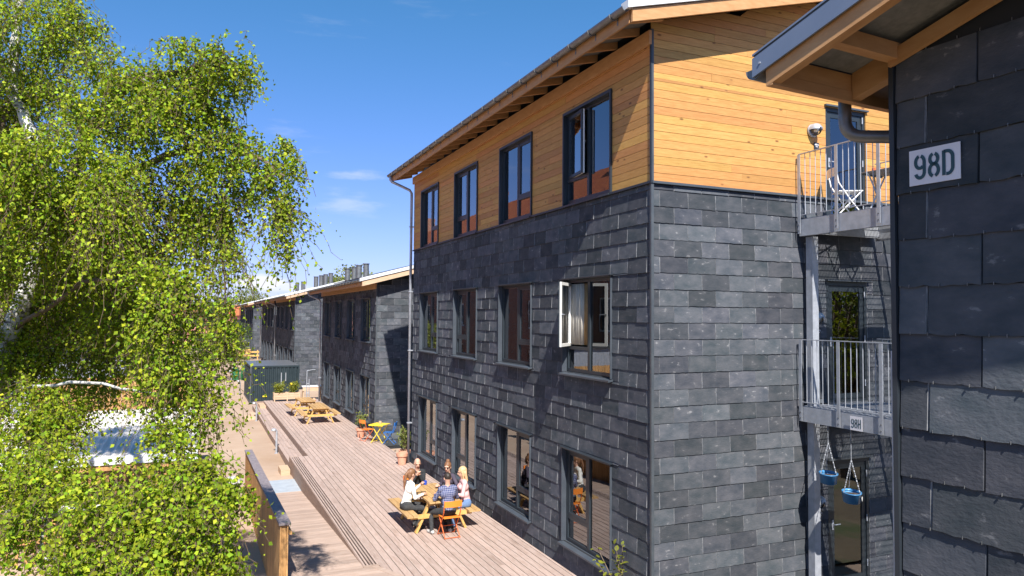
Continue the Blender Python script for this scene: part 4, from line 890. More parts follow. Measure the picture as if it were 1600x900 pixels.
    for s, ft in zip((-1, 1), feet):
        hj = pel + np.array([s*.085, .02, -.01]); kn, an = two_bone(hj, np.array(ft)+np.array([0, -.02, .0]), .44, .42, np.array([s*.12, .8, .6]))
        c(hj, kn, .088, .062, PANTS); c(kn, an, .06, .042, PANTS); fd = np.array([s*.25, 1, 0])/1.03
        c(an, np.array([an[0], an[1], .05])-fd*.02, .04, .038, SHOE); c(np.array([an[0], an[1], .042])-fd*.04, np.array([an[0], an[1], .036])+fd*.15, .038, .034, SHOE)
    V, Fq, VL = surface(pr, [])
    V = V*K; me = fast_mesh('body', V, Fq, ['skin', shirt, pants, shoe, 'eye', 'lip'], VL[Fq[:, 0]], True); link('body', me, t)
    if hair:
        hp2 = []; ce = lambda a, b, r1, r2: hp2.append(('c', tuple(a), tuple(b), r1, r2, 0)); el2 = lambda p, r: hp2.append(('e', tuple(p), tuple(r), 0, Rh)); subs = []
        if hair == 'short': el2(hp(0, -.018, .034), (.081, .099, .098)); subs = [('e', tuple(hp(0, .09, -.035)), (.09, .10, .085), 0, Rh), ('e', tuple(hp(0, -.0, -.10)), (.12, .12, .09), 0, Rh)]
        else:
            el2(hp(0, -.020, .034), (.085, .103, .102)); el2(hp(0, -.055, -.02), (.076, .062, .09)); subs = [('e', tuple(hp(0, .10, -.03)), (.072, .085, .092), 0, Rh)]
            if hair == 'ponytail':
                a0, a1, a2, a3 = hp(0, -.105, .045), hp(0, -.15, -.02), hp(0, -.16, -.17), hp(.0, -.14, -.34); ce(a0, a1, .03, .036); ce(a1, a2, .036, .034); ce(a2, a3, .034, .012)
            if hair == 'bun': el2(hp(0, -.035, .145), (.048, .05, .042)); ce(hp(0, -.03, .10), hp(0, -.035, .13), .03, .03)
            if hair == 'long':
                for x_ in (-.055, 0, .055): ce(hp(x_, -.06, -.02), hp(x_*1.1, -.075, -.20), .045, .03)
                ce(hp(-.072, .0, .0), hp(-.078, .0, -.15), .022, .018); ce(hp(.072, .0, .0), hp(.078, .0, -.15), .022, .018)
        V, Fq, _ = surface(hp2, subs, h=.009, k=.012); link('hair', fast_mesh('hair', V*K, Fq, hair_mat, None, True), t)
    if glasses:
        gm = MB()
        for s in (-1, 1): gm.prism([Vector(hp(s*.031+.024*math.cos(a), .094, .008+.019*math.sin(a)))*K for a in [2*math.pi*i/12 for i in range(12)]], Vector(Rh @ np.array([0, .006, 0]))*K); gm.tube([Vector(hp(s*.053, .094, .012))*K, Vector(hp(s*.082, .0, .008))*K], .004, 6)
        gm.tube([Vector(hp(-.01, .097, .012))*K, Vector(hp(.01, .097, .012))*K], .004, 6); gm.build('sunglasses', 'eye', t)
    return t
HOLD = []
mat('hair_brown', (.17, .075, .035), (.24, .12, .06), rough=.5, nscale=30); mat('hair_dark', (.025, .018, .014), (.045, .032, .025), rough=.5, nscale=30); mat('hair_blond', (.52, .34, .17), (.62, .43, .24), rough=.5, nscale=30)
mat('cloth_white', (.78, .75, .69), (.82, .80, .74), rough=.9, nscale=8); mat('cloth_pink', (.66, .37, .37), (.72, .44, .43), rough=.9, nscale=8); mat('cloth_black', (.018, .02, .024), (.03, .033, .038), rough=.9, nscale=8)
mat('cloth_plum', (.055, .045, .07), (.085, .07, .10), rough=.9, nscale=8); mat('denim_black', (.03, .031, .033), (.055, .056, .058), rough=.9, nscale=18); mat('denim_blue', (.10, .17, .32), (.15, .23, .40), rough=.9, nscale=18)
mat('shoe_grey', (.36, .35, .34), (.55, .54, .53), rough=.7, nscale=20); mat('shoe_dark', (.03, .03, .032), rough=.6); mat('green_cup', (.10, .45, .24), rough=.4); mat('blue_cup', (.02, .07, .42), rough=.4)
def check_mat():
    m = bpy.data.materials.new('cloth_check'); m.use_nodes = True; t = m.node_tree; n = t.nodes; l = t.links; b = n['Principled BSDF']; b.inputs['Roughness'].default_value = .9
    tc_ = n.new('ShaderNodeTexCoord'); mp = n.new('ShaderNodeMapping'); mp.inputs['Scale'].default_value = (1, 1, 1); l.new(tc_.outputs['Object'], mp.inputs[0]); s = n.new('ShaderNodeSeparateXYZ'); l.new(mp.outputs[0], s.inputs[0])
    def lines(o, sc__):
        a = n.new('ShaderNodeMath'); a.operation = 'MULTIPLY'; a.inputs[1].default_value = sc__; l.new(o, a.inputs[0]); f = n.new('ShaderNodeMath'); f.operation = 'FRACT'; l.new(a.outputs[0], f.inputs[0])
        g_ = n.new('ShaderNodeMath'); g_.operation = 'LESS_THAN'; g_.inputs[1].default_value = .22; l.new(f.outputs[0], g_.inputs[0]); return g_.outputs[0]
    mx = n.new('ShaderNodeMath'); mx.operation = 'ADD'; l.new(lines(s.outputs[0], 26), mx.inputs[0]); l.new(lines(s.outputs[2], 26), mx.inputs[1])
    cr = n.new('ShaderNodeMix'); cr.data_type = 'RGBA'; cr.inputs[6].default_value = (.05, .065, .16, 1); cr.inputs[7].default_value = (.42, .42, .52, 1); hf = n.new('ShaderNodeMath'); hf.operation = 'MULTIPLY'; hf.inputs[1].default_value = .5; l.new(mx.outputs[0], hf.inputs[0]); l.new(hf.outputs[0], cr.inputs[0]); l.new(cr.outputs[2], b.inputs['Base Color']); MATS['cloth_check'] = m
check_mat()
person('man in a blue checked shirt seen from behind on an orange chair', (4.86, 14.22, 0), .04, 'cloth_check', 'denim_black', 'shoe_grey', lean=.10, feet=[(-.30, .24, .07), (.12, .20, .07)], hands=[(-.16, .40, .80), (.20, .40, .80)], head=(-.1, -.25), hair='short', hair_mat='hair_dark')
person('bald man in a black shirt at the far end with hands at his mouth', (4.74, 16.17, 0), math.pi-.08, 'cloth_black', 'denim_black', 'shoe_dark', lean=.28, hands=[(-.03, .30, .97), (.05, .31, .96)], feet=[(-.13, .34, .07), (.13, .34, .07)], head=(.0, -.22))
person('woman in a white top with a brown ponytail on the left bench', (4.17, 14.95, 0), -math.pi/2+.1, 'cloth_white', 'denim_black', 'shoe_dark', lean=.22, hands=[(-.08, .40, .95), (.17, .34, .78)], feet=[(-.14, .30, .07), (.12, .26, .07)], head=(.25, -.18), hair='ponytail', hair_mat='hair_brown', female=True, hold=(-1, 'blue'))
person('woman with a hair bun and sunglasses in a dark plum top', (5.42, 15.52, 0), math.pi/2+.45, 'cloth_plum', 'denim_black', 'shoe_dark', lean=.34, hands=[(-.36, .42, .83), (.16, .36, .78)], feet=[(-.12, .36, .07), (.12, .34, .07)], head=(.45, -.12), hair='bun', hair_mat='hair_brown', female=True, glasses=True, hold=(-1, 'green'))
person('blond woman in a pink top on the right bench', (5.43, 14.72, 0), math.pi/2-.12, 'cloth_pink', 'denim_blue', 'shoe_dark', lean=.16, hands=[(-.14, .36, .79), (.14, .38, .79)], feet=[(-.12, .34, .07), (.12, .34, .07)], head=(-.1, -.15), hair='long', hair_mat='hair_blond', female=True)
for lab, p, cname in HOLD:
    m = MB(); m.lathe([(.026, -.04), (.032, -.035), (.036, .045), (.031, .045), (.027, -.03)], n=16); m.build('drinking_cup', cname+'_cup', loc=p, label=('green cup held out by the woman in sunglasses' if cname == 'green' else 'blue cup held by the woman in the white top'), cat='cup')
m = MB(); m.lathe([(.05, 0), (.085, .012), (.09, .03), (.082, .03), (.05, .012)], n=20); m.build('bowl', 'white_paint', loc=(4.98, 14.78, .663), label='small pale bowl on the occupied picnic table', cat='bowl')
m = MB(); m.box(-.04, .04, -.075, .075, 0, .009); m.build('phone', 'shoe_dark', loc=(4.72, 14.62, .663), rz=.4, label='dark phone lying on the occupied picnic table', cat='phone')

# ------------------------------------------------------------------ things at the far end of the deck and on the sand
ct = thing('shipping_container', 'dark corrugated steel container behind the planter box', 'container', (2.95, 42.6, -.45))
W_, D_, H_ = 2.6, 5.2, 2.08
m = MB(); xs = []; x = .08; k = 0
prof = []
while x < W_-.10:
    for dx, dy in ((0, 0), (.075, 0), (.105, .035), (.18, .035), (.21, 0)):
        if x+dx < W_-.06: prof.append((x+dx, dy))
    x += .21
pr2 = [(p[0], p[1], .10) for p in prof]; n = len(prof)
m.add(pr2 + [(p[0], p[1], H_-.1) for p in prof], [(i, i+1, n+i+1, n+i) for i in range(n-1)]); m.build('front_wall', 'container', ct)
m = MB(); y = .08; prof = []
while y < D_-.10:
    for dy, dx in ((0, 0), (.075, 0), (.105, .035), (.18, .035), (.21, 0)):
        if y+dy < D_-.06: prof.append((dx, y+dy))
    y += .21
n = len(prof); m.add([(p[0], p[1], .10) for p in prof] + [(p[0], p[1], H_-.1) for p in prof], [(i, i+1, n+i+1, n+i)[::-1] for i in range(n-1)]); m.build('side_wall', 'container', ct)
MB().box(.05, W_-.02, .06, D_, .05, H_-.06).build('body', 'container', ct)
for x in (-.02, W_-.06): MB().box(x, x+.08, -.02, .06, 0, H_).build('corner_post', 'trim' if x < 0 else 'container', ct)
MB().box(.06, W_-.06, -.015, .06, 0, .10).build('bottom_rail', 'trim', ct); MB().box(.06, W_-.06, -.015, .06, H_-.10, H_).build('top_rail', 'container', ct); MB().box(-.018, .06, .06, D_, 0, .1).build('bottom_rail', 'trim', ct); MB().box(-.018, .06, .06, D_, H_-.1, H_).build('top_rail', 'container', ct)
MB().box(0, W_, .07, D_, H_-.055, H_+.004).build('roof', 'gutter', ct)
MB().box(1.62, 1.66, -.012, .0, .7, H_-.4).build('lock_bar', 'galv', ct); MB().box(1.86, 1.90, -.012, .0, 1.2, H_-.4).build('lock_bar', 'galv', ct)
MB().box(.66, .88, -.03, -.018, .36, .43).build('marker', 'yellow', ct)
pb = thing('planter_box', 'long pale timber planter box with two shrubs at the deck end', 'planter', (3.86, 39.25, 0))
for z in (.10, .215, .33):
    for y in (0, .37): MB().box(.03, 1.32, y, y+.022, z, z+.108).build('board', 'pale_wood', pb)
    for x in (.008, 1.322): MB().box(x, x+.02, .023, .369, z, z+.108).build('board', 'pale_wood', pb)
for x in (.03, .66, 1.27):
    for y in (-.035, .393): MB().box(x, x+.05, y, y+.034, 0, .45).build('post', 'pale_wood', pb)
MB().box(.03, 1.32, .025, .368, .12, .39).build('soil', 'soil', pb)
def bollard(x, y, label, tall=.80):
    t = thing('bollard_lamp', label, 'lamp', (x, y, -.45), 0, 'bollard lamps along the deck')
    MB().tube([(0, 0, 0), (0, 0, tall)], .035, 12).build('post', 'galv', t, smooth=False); MB().lathe([(.07, 0), (.07, .012)], n=16).build('foot', 'galv', t)
    m = MB(); m.tube([(.0, 0, tall), (-.06, 0, tall+.03)], .03, 10); m.build('arm', 'galv', t)
    m = MB(); m.lathe([(.02, .07), (.075, .05), (.10, .0), (.098, -.008), (.06, .0)], n=20); m.build('lamp_shade', 'galv', t, loc=(-.10, 0, tall+.02), smooth=True); m = MB(); m.lathe([(.055, -.004), (.055, -.045), (.03, -.07), (.004, -.075)], n=16); m.build('lens', 'glass_clear', t, loc=(-.10, 0, tall+.02), smooth=True)
bollard(2.80, 27.1, 'slim grey bollard lamp, the nearest beside the deck steps'); bollard(2.76, 35.6, 'slim grey bollard lamp beside the far pale timber steps'); bollard(2.72, 47.8, 'grey bollard lamp on the sand left of the container front'); bollard(2.6, 56.5, 'farthest grey bollard lamp on the sand beyond the container')
wb = thing('white_bench', 'white topped timber bench beside the metal frame', 'bench', (5.62, 41.6, -.45))
MB().box(0, 1.1, 0, .5, .92, .97).build('top', 'white_paint', wb); MB().box(.02, 1.08, .02, .06, .70, .915).build('front_board', 'pale_wood', wb)
for x in (.03, 1.0): MB().box(x, x+.07, .07, .43, 0, .69).build('leg', 'pale_wood', wb)
MB().box(.12, .98, .1, .4, .02, .3).build('crate', 'container', wb)
mf = thing('metal_frame', 'bare galvanised metal tube frame at the end of the deck', 'frame', (5.66, 40.25, -.02))
for x in (0, .12): MB().tube([(x, 0, 0), (x, 0, 1.5 if x == 0 else 1.05)], .025, 8).build('upright', 'galv', mf)
MB().tube([(0, 0, 1.5), (.30, .1, 1.54), (.46, .15, 1.54)], .022, 8).build('top_tube', 'galv', mf); MB().tube([(0, 0, .3), (.12, 0, .3)], .018, 8).build('rung', 'galv', mf); MB().tube([(0, 0, .8), (.12, 0, .8)], .018, 8).build('rung', 'galv', mf)
m = MB(); m.lathe([(.09, 0), (.11, .05), (.07, .12), (.02, .16)], n=9); m.build('bag', 'terracotta', loc=(5.85, 38.9, .0), label='small brown bag on the deck near the metal frame', cat='bag')
m = MB(); m.lathe([(.10, 0), (.13, .06), (.08, .13), (.02, .15)], n=9); m.build('bag', 'cloth_white', loc=(5.45, 39.3, .0), label='small white bag on the deck near the metal frame', cat='bag')
def rock(loc, r, label, mt='concrete', seed=1):
    bm = bmesh.new(); bmesh.ops.create_icosphere(bm, subdivisions=2, radius=r); rr = random.Random(seed)
    for v in bm.verts: v.co *= 1+rr.uniform(-.18, .18); v.co.z *= .65
    me = bpy.data.meshes.new('rock'); bm.to_mesh(me); bm.free(); me.materials.append(MATS[mt]); link('rock', me, None, loc, label=label, cat='rock')
rock((1.15, 22.6, -.38), .26, 'pale boulder at the far end of the ramp fence', seed=2); rock((.75, 21.4, -.40), .2, 'smaller grey boulder behind the ramp fence', seed=5)
gb = thing('green_bags', 'green tarpaulin covered load standing on the sand by the sapling', 'load', (3.75, 58.5, -.45)); mat('tarp', (.02, .12, .05), (.03, .17, .07), rough=.6)
m = MB(); m.lathe([(.40, 0), (.45, .3), (.42, .75), (.3, 1.05), (.08, 1.15)], n=9); m.build('tarpaulin', 'tarp', gb); m = MB(); m.lathe([(.26, 0), (.30, .3), (.24, .9), (.05, 1.0)], n=8); m.build('tarpaulin', 'tarp', gb, loc=(-.75, .2, 0))
for i, (x, y, L_, lab) in enumerate(((5.0, 84.5, 3.2, 'yellow timber barrier before the fourth slate house, nearer one'), (5.3, 90, 3.0, 'yellow timber barrier before the fourth slate house, farther one'))):
    t = thing('site_barrier', lab, 'barrier', (x-1.5, y, -.45), 0, 'timber barriers on the sand')
    for z in (.35, .75): MB().box(0, L_, 0, .05, z, z+.18).build('rail', 'leg_wood', t)
    for xx in (.1, L_-.2): MB().box(xx, xx+.1, .055, .15, 0, 1.05).build('post', 'leg_wood', t)
# ------------------------------------------------------------------ vegetation
def leaf_mesh(name, P, size, m_, droop=.55, outward=None, flat=.5):
    n = len(P); d = RNG.normal(size=(n, 3)); d[:, 2] -= droop*1.6
    if outward is not None: d += outward*.8
    d /= np.linalg.norm(d, axis=1)[:, None]; q = RNG.normal(size=(n, 3)) - np.array(SUN_TRAVEL)*flat*2.2; sd_ = np.cross(d, q); sd_ /= np.linalg.norm(sd_, axis=1)[:, None]+1e-9; nn = np.cross(sd_, d)
    s = (size*RNG.uniform(.5, 1.35, n))[:, None]; w_ = s*RNG.uniform(.36, .46, n)[:, None]
    a = P; b = P + d*s*.42 + sd_*w_ + nn*s*.10; t = P + d*s; c = P + d*s*.42 - sd_*w_ + nn*s*.10
    V = np.stack([a, b, t, c], 1).reshape(-1, 3); i = np.arange(n)*4; F_ = np.concatenate([np.stack([i, i+1, i+2], 1), np.stack([i, i+2, i+3], 1)]); return fast_mesh(name, V, F_, m_)
def blob_points(c, rh, rv, n, strand=False):
    """clumps of hanging twigs spread through the blob; returns leaf points, the twig polylines and outward directions"""
    c = np.array(c); per = 10; nt_ = max(3, n//per); ax = np.array([rh, rh, rv])
    ncl = max(4, int(26*(rh*rh*rv)**.5)); uc = RNG.normal(size=(ncl, 3)); uc /= np.linalg.norm(uc, axis=1)[:, None]; cc = c + uc*ax*RNG.uniform(.35, .95, (ncl, 1)); wt = RNG.uniform(.4, 1.6, ncl); wt /= wt.sum()
    k_ = RNG.choice(ncl, nt_, p=wt); loose = RNG.uniform(size=nt_) < .22
    u = RNG.normal(size=(nt_, 3)); u /= np.linalg.norm(u, axis=1)[:, None]; r = RNG.uniform(.1, 1.0, nt_)**.6
    st = np.where(loose[:, None], c + u*ax*r[:, None], cc[k_] + u*np.minimum(ax*.42, .24)*r[:, None])
    ln = RNG.uniform(.15, .42, nt_)*(1.7 if strand else 1.)*min(1.2, .5+rv); dirv = (u*.5 + uc[k_]*.3)*np.array([1, 1, .4]) + RNG.normal(size=(nt_, 3))*.2; t = np.linspace(0, 1, per); pts = []
    for k in t: pts.append(st + dirv*(ln*k)[:, None] + np.array([0, 0, -1.])*(ln*k**1.5*1.0)[:, None] + RNG.normal(size=(nt_, 3))*.02)
    P = np.stack(pts, 1); return P.reshape(-1, 3), P, np.repeat(u, per, 0)
def twig_mesh(name, chains, r, m_):
    A = chains[:, :-1].reshape(-1, 3); B = chains[:, 1:].reshape(-1, 3); d = B-A; s = np.cross(d, RNG.normal(size=d.shape)); s /= np.linalg.norm(s, axis=1)[:, None]+1e-9; s2 = np.cross(d, s); s2 /= np.linalg.norm(s2, axis=1)[:, None]+1e-9
    o = [s*r, -s*.5*r+s2*.87*r, -s*.5*r-s2*.87*r]; V = np.concatenate([np.stack([A+q for q in o], 1), np.stack([B+q for q in o], 1)], 1).reshape(-1, 3); i = np.arange(len(A))*6
    F_ = np.concatenate([np.stack([i+k, i+(k+1) % 3, i+3+(k+1) % 3, i+3+k], 1) for k in range(3)]); return fast_mesh(name, V, F_, m_)
def limb(mb, pts, r0, r1, n=8, wob=.03, seed=0):
    r = random.Random(seed); P = [Vector(p) for p in pts]; out = []
    for a, b in zip(P[:-1], P[1:]):
        for k in range(4): out.append(a.lerp(b, k/4) + (Vector((r.uniform(-wob, wob), r.uniform(-wob, wob), r.uniform(-wob, wob))) if k else Vector()))
    out.append(P[-1]); mb.tube(out, [r0+(r1-r0)*i/(len(out)-1) for i in range(len(out))], n)
birch = thing('birch_tree', 'big drooping birch with yellow green leaves at the left edge', 'tree', at(-40, 900, 9.6)); BO = np.array(birch.location); BO[2] = -.45; birch.location = BO
def bl(p): return tuple(np.array(p)-BO)
base = np.array([BO[0], BO[1], -.45]); p1 = at(-25, 640, 9.8); p2 = at(15, 520, 9.8); p3 = at(75, 365, 9.9); p4 = at(60, 230, 10.2); p5 = at(20, 150, 10.3); p6 = at(30, 10, 10.4); p7 = at(20, -150, 10.5)
m = MB(); limb(m, [bl(base), bl(p1), bl(p2), bl(p3)], .17, .105, 12, .02, 1); m.build('trunk', 'bark_white', birch, smooth=True)
m = MB(); limb(m, [bl(p3), bl(p4), bl(p5), bl(p6), bl(p7)], .10, .04, 10, .03, 2); m.build('limb', 'bark_white', birch, smooth=True)
LIMBS = [([p2, at(-30, 430, 10.2), at(-10, 250, 10.6), at(15, 140, 10.6)], .06, .04, 'bark_brown'), ([p3, at(150, 190, 9.4), at(220, 120, 9.0), at(300, 108, 8.7), at(333, 90, 8.5)], .075, .02, 'bark_brown'), ([at(220, 120, 9.0), at(238, 138, 8.9), at(272, 136, 8.7)], .03, .012, 'bark_white'),
         ([p3, at(200, 270, 9.2), at(320, 220, 8.8), at(400, 245, 8.5), at(445, 275, 8.35)], .06, .012, 'bark_brown'), ([p2, at(130, 440, 9.2), at(195, 440, 8.4), at(265, 430, 7.8)], .035, .012, 'bark_brown'), ([p1, at(40, 604, 9.4), at(135, 598, 9.0), at(240, 615, 8.4), at(310, 640, 7.8)], .028, .010, 'bark_white'),
         ([base+np.array([0, 0, 1.6]), at(10, 800, 8.0), at(30, 812, 7.4), at(75, 805, 7.0), at(110, 795, 6.7), at(170, 792, 6.5)], .055, .014, 'bark_white'), ([at(75, 805, 7.0), at(60, 870, 6.7), at(120, 880, 6.4)], .018, .012, 'bark_white'),
         ([p4, at(130, 280, 9.0), at(120, 300, 8.3), at(90, 300, 8.0)], .04, .012, 'bark_brown'), ([at(320, 220, 8.8), at(345, 330, 8.7), at(352, 460, 8.6), at(355, 560, 8.6)], .018, .005, 'twig'), ([at(265, 430, 7.8), at(285, 540, 7.7), at(300, 640, 7.6)], .015, .005, 'twig')]
for i, (pts, r0, r1, mm) in enumerate(LIMBS):
    m = MB(); limb(m, [bl(p) for p in pts], r0, r1, 9, .025, 10+i); m.build('branch', mm, birch, smooth=True)
BLOBS = [ # px, py, depth, horizontal and vertical radius (m), layers, strand
 (60, 40, 10.2, .85, .85, 1.5, 0), (-30, 130, 10.6, .9, .9, 2, 0), (110, 25, 10.2, .36, .25, 1.2, 0), (50, 130, 10.3, .55, .4, 1.5, 0), (-40, -60, 10.5, 1.0, .8, 1.5, 0),
 (225, 118, 9.0, .68, .36, 2.2, 0), (315, 95, 8.6, .52, .30, 2.2, 0), (365, 90, 8.3, .26, .33, 1.8, 0), (170, 170, 9.1, .6, .5, 2, 0), (280, 170, 8.9, .7, .42, 2, 0), (340, 160, 8.6, .35, .3, 1.2, 0),
 (350, 225, 8.7, .50, .36, 2, 0), (420, 250, 8.45, .34, .30, 2, 0), (450, 275, 8.35, .17, .28, 1.6, 0), (440, 340, 8.35, .10, .45, 3.4, 1), (452, 350, 8.3, .06, .35, 2.6, 1), 
 (330, 300, 8.9, .5, .5, 1.6, 0), (352, 400, 8.65, .16, .75, 2.2, 1), (354, 520, 8.6, .06, .6, 3.8, 1), (305, 380, 9.0, .3, .5, 1.2, 1), (250, 290, 9.3, .7, .5, 2, 0),
 (110, 255, 8.2, .8, .46, 2.4, 0), (20, 260, 8.2, .7, .5, 2.2, 0), (150, 320, 8.0, .42, .50, 2, 1), (70, 340, 8.3, .5, .5, 2, 0), (-40, 380, 8.6, .6, .8, 2, 0),
 (60, 470, 10.6, .9, .9, 2.2, 0), (170, 400, 10.2, .9, .7, 2.2, 0), (130, 540, 10.2, .8, .7, 2.0, 0), (230, 360, 9.8, .55, .5, 1.8, 0), (0, 560, 10, .7, .6, 1.8, 0), (200, 480, 9.4, .5, .6, 1.5, 0),
 (255, 430, 7.7, .38, .30, 2.2, 0), (290, 470, 7.6, .36, .36, 2.2, 0), (260, 540, 7.7, .38, .42, 2, 0), (300, 560, 7.6, .26, .40, 2, 1), (300, 640, 7.6, .20, .36, 1.6, 1), (240, 610, 7.9, .2, .35, 1.2, 1), (330, 610, 7.7, .07, .35, 1.2, 1),
 (30, 640, 9, .7, .5, 2, 0), (20, 720, 8.2, .6, .4, 2, 0), (90, 650, 9.2, .42, .45, 1.8, 0), (75, 725, 7.4, .36, .28, 1.6, 0),
 (260, 745, 6.8, .55, .22, 2.2, 0), (190, 775, 6.6, .5, .26, 2.2, 0), (320, 740, 6.9, .32, .26, 2.0, 0), (300, 800, 6.4, .42, .34, 2.2, 0), (220, 840, 6.3, .5, .32, 2.2, 0), (130, 840, 6.3, .32, .30, 2, 0), (150, 890, 6.2, .42, .28, 2, 0), (270, 890, 6.2, .5, .28, 2.2, 0), (345, 850, 6.4, .20, .30, 1.8, 0), (90, 770, 6.9, .34, .24, 1.8, 0), (50, 850, 6.6, .35, .35, 1.6, 0), (40, 780, 7.2, .4, .3, 1.6, 0), (280, 690, 7.2, .3, .2, 1.4, 0), (360, 790, 6.6, .14, .25, 1.3, 1)]
PP, CH, OU = [], [], []
for px, py, d, rh, rv, lay, st in BLOBS:
    npx = math.pi*rh*rv*(F_PX/d)**2; n = int(lay*1.9*npx/(.40*(.044*F_PX/d)**2)); a, b, c = blob_points(at(px, py, d), rh, rv, n, st); PP.append(a); CH.append(b); OU.append(c)
PP = np.concatenate(PP); OU = np.concatenate(OU); CH = np.concatenate(CH)
link('crown', leaf_mesh('crown', PP-BO, .043, 'leaf', .5, OU*.5), birch, kind='stuff'); link('twigs', twig_mesh('twigs', CH[::2]-BO, .0028, 'twig'), birch, kind='stuff')
def small_plant(name, label, cat, loc, r, h, n, size, m_, stems=5, stem_m='twig', up=.3, group=None, seed=0, z0=.3):
    t = thing(name, label, cat, loc, 0, group); rr = np.random.default_rng(seed); m = MB(); P = []
    for k in range(stems):
        a = rr.uniform(0, 6.28); q = rr.uniform(.3, 1)*r; top = Vector((q*math.cos(a), q*math.sin(a), h*rr.uniform(.7, 1))); m.tube([(0, 0, 0), tuple(top*.5+Vector((0, 0, h*.08))), tuple(top)], [.012*h+.002, .008*h+.0015, .002], 5)
        nn = n//stems; tt = rr.uniform(z0, 1, nn)[:, None]; P.append(np.array(top)*tt + rr.normal(size=(nn, 3))*r*.28)
    m.build('stem', stem_m, t); P = np.concatenate(P); P[:, 2] = np.abs(P[:, 2]); o = link('foliage', leaf_mesh('foliage', P, size, m_, -up), t, kind='stuff'); return t
small_plant('pot_plant', 'leafy green plant growing from the rear terracotta pot', 'plant', (6.02, 21.78, .3), .18, .75, 420, .06, 'leaf_far', 7, seed=1)
small_plant('pot_plant', 'yellowish plant in the pot behind the orange chair', 'plant', (5.72, 26.75, .28), .22, .6, 320, .06, 'leaf_far', 7, seed=2)
small_plant('planter_shrub', 'left yellow green shrub in the timber planter box', 'shrub', (4.18, 39.45, .38), .32, .52, 900, .06, 'leaf_yellow', 12, seed=3); small_plant('planter_shrub', 'right yellow green shrub in the timber planter box', 'shrub', (4.84, 39.45, .38), .30, .56, 900, .06, 'leaf_yellow', 12, seed=4)
m = MB(); m.lathe([(.02, 0), (.06, .02), (.06, .10), (.02, .13)], n=10); m.build('garden_tag', 'yellow', loc=(4.75, 39.35, .82), label='yellow tag among the planter shrubs', cat='tag')
# young fruit bush at the foot of the corner, with large leaves
fb = thing('young_bush', 'young bush with big bright leaves at the house corner', 'shrub', (5.95, 9.35, 0)); fr_ = np.random.default_rng(5); m = MB(); P = []
for top in ((-.02, -.02, 1.12), (-.28, .28, 1.0), (.02, .22, .86), (-.14, -.14, .9), (-.34, .10, .78), (-.05, .1, 1.02)):
    m.tube([(0, 0, 0), (top[0]*.4, top[1]*.4, top[2]*.55), top], [.013, .009, .004], 7)
    for k in range(9):
        q = .62+.38*k/8; P.append(np.array([top[0]*q, top[1]*q, top[2]*q]) + fr_.normal(size=3)*.035)
m.build('stem', 'bark_brown', fb); P = np.array(P); n = len(P)
for k in range(n):
    d = fr_.normal(size=3); d[2] = abs(d[2])*.6; d /= np.linalg.norm(d); s = np.cross(d, [0, 0, 1]); s /= np.linalg.norm(s); nn = np.cross(s, d); L_ = fr_.uniform(.06, .10); lm = MB(); pts = []
    for q, wd in ((0, .02), (.25, .30), (.55, .36), (.8, .22), (1, .0)): pts.append((q*L_, wd*L_, -q*q*.25*L_))
    vs = []
    for a, b, c in pts: vs += [P[k]+d*a+s*b+nn*(c+.12*b), P[k]+d*a+nn*c, P[k]+d*a-s*b+nn*(c+.12*b)]
    lm.add(vs, [f for i in range(4) for f in ((3*i, 3*i+3, 3*i+4, 3*i+1), (3*i+1, 3*i+4, 3*i+5, 3*i+2))]); lm.build('leaf', 'leaf_yellow', fb, smooth=True)
def tree(label, loc, h, r, n, size, m_, seed, name='tree', trunk_h=.35, group='trees beyond the houses'):
    t = thing(name, label, 'tree', loc, 0, group); rr = np.random.default_rng(seed); m = MB(); limb(m, [(0, 0, 0), (rr.uniform(-.1, .1)*h*.3, 0, h*trunk_h), (0, rr.uniform(-.1, .1)*h*.3, h*.8)], h*.022+.02, .01, 8, .02*h, seed); P = []
    cl = max(7, int(9*r))
    for k in range(cl):
        u = rr.normal(size=3); u /= np.linalg.norm(u); c = np.array([0, 0, h*(trunk_h+1)/2]) + u*np.array([r*.62, r*.62, h*(1-trunk_h)*.36]); limb(m, [(0, 0, h*trunk_h*.9), tuple(c)], h*.01+.01, .005, 5, .02*h, seed+k); v = rr.normal(size=(n//cl, 3)); v /= np.linalg.norm(v, axis=1)[:, None]; P.append(c + v*rr.uniform(.3, 1, (n//cl, 1))**.5*np.array([r*.5, r*.5, r*.42]))
    m.build('trunk', 'bark_brown', t); link('crown', leaf_mesh('crown', np.concatenate(P), size, m_, .2), t, kind='stuff'); return t
for i, (px, py, d, h, r, lab) in enumerate(((520, 445, 58, 9.2, 2.2, 'pale green tree top behind the roof of the nearest two storey house'), (498, 452, 66, 9.0, 1.6, 'smaller tree top left of the one behind the roof'))):
    p = at(px, py, d); tree(lab, (p.x+1.5, p.y, -.45), h, r, 3000, .20, 'leaf_far', 20+i)
for i, (x, y, h, r, nm, lab) in enumerate(((3.0, 66, 3.6, 1.3, 'young_tree', 'young leafy tree on the sand in front of the far houses'), (1.2, 58, 4.2, 1.8, 'shrub_tree', 'bushy green tree left of the young tree on the sand'), (-1.8, 50, 4.6, 2.2, 'shrub_tree', 'broad bushy tree behind the birch strands'), (4.2, 84, 4.4, 1.7, 'shrub_tree', 'bushy tree before the fourth slate house'),
        (-4.5, 74, 7, 2.6, 'tree', 'dark green tree beyond the sand yard'), (2.6, 112, 7.5, 3.0, 'tree', 'green tree before the pink building'), (9, 135, 9.5, 3.6, 'tree', 'tree at the far end behind the row of slate houses'), (-8, 118, 9, 3.4, 'tree', 'tree left of the pink building'))):
    tree(lab, (x, y, -.45), h, r, int(1500*r), .16 if y < 100 else .24, 'leaf_far' if i % 2 == 0 else 'leaf_dark', 40+i, nm, .25 if nm != 'tree' else .35)
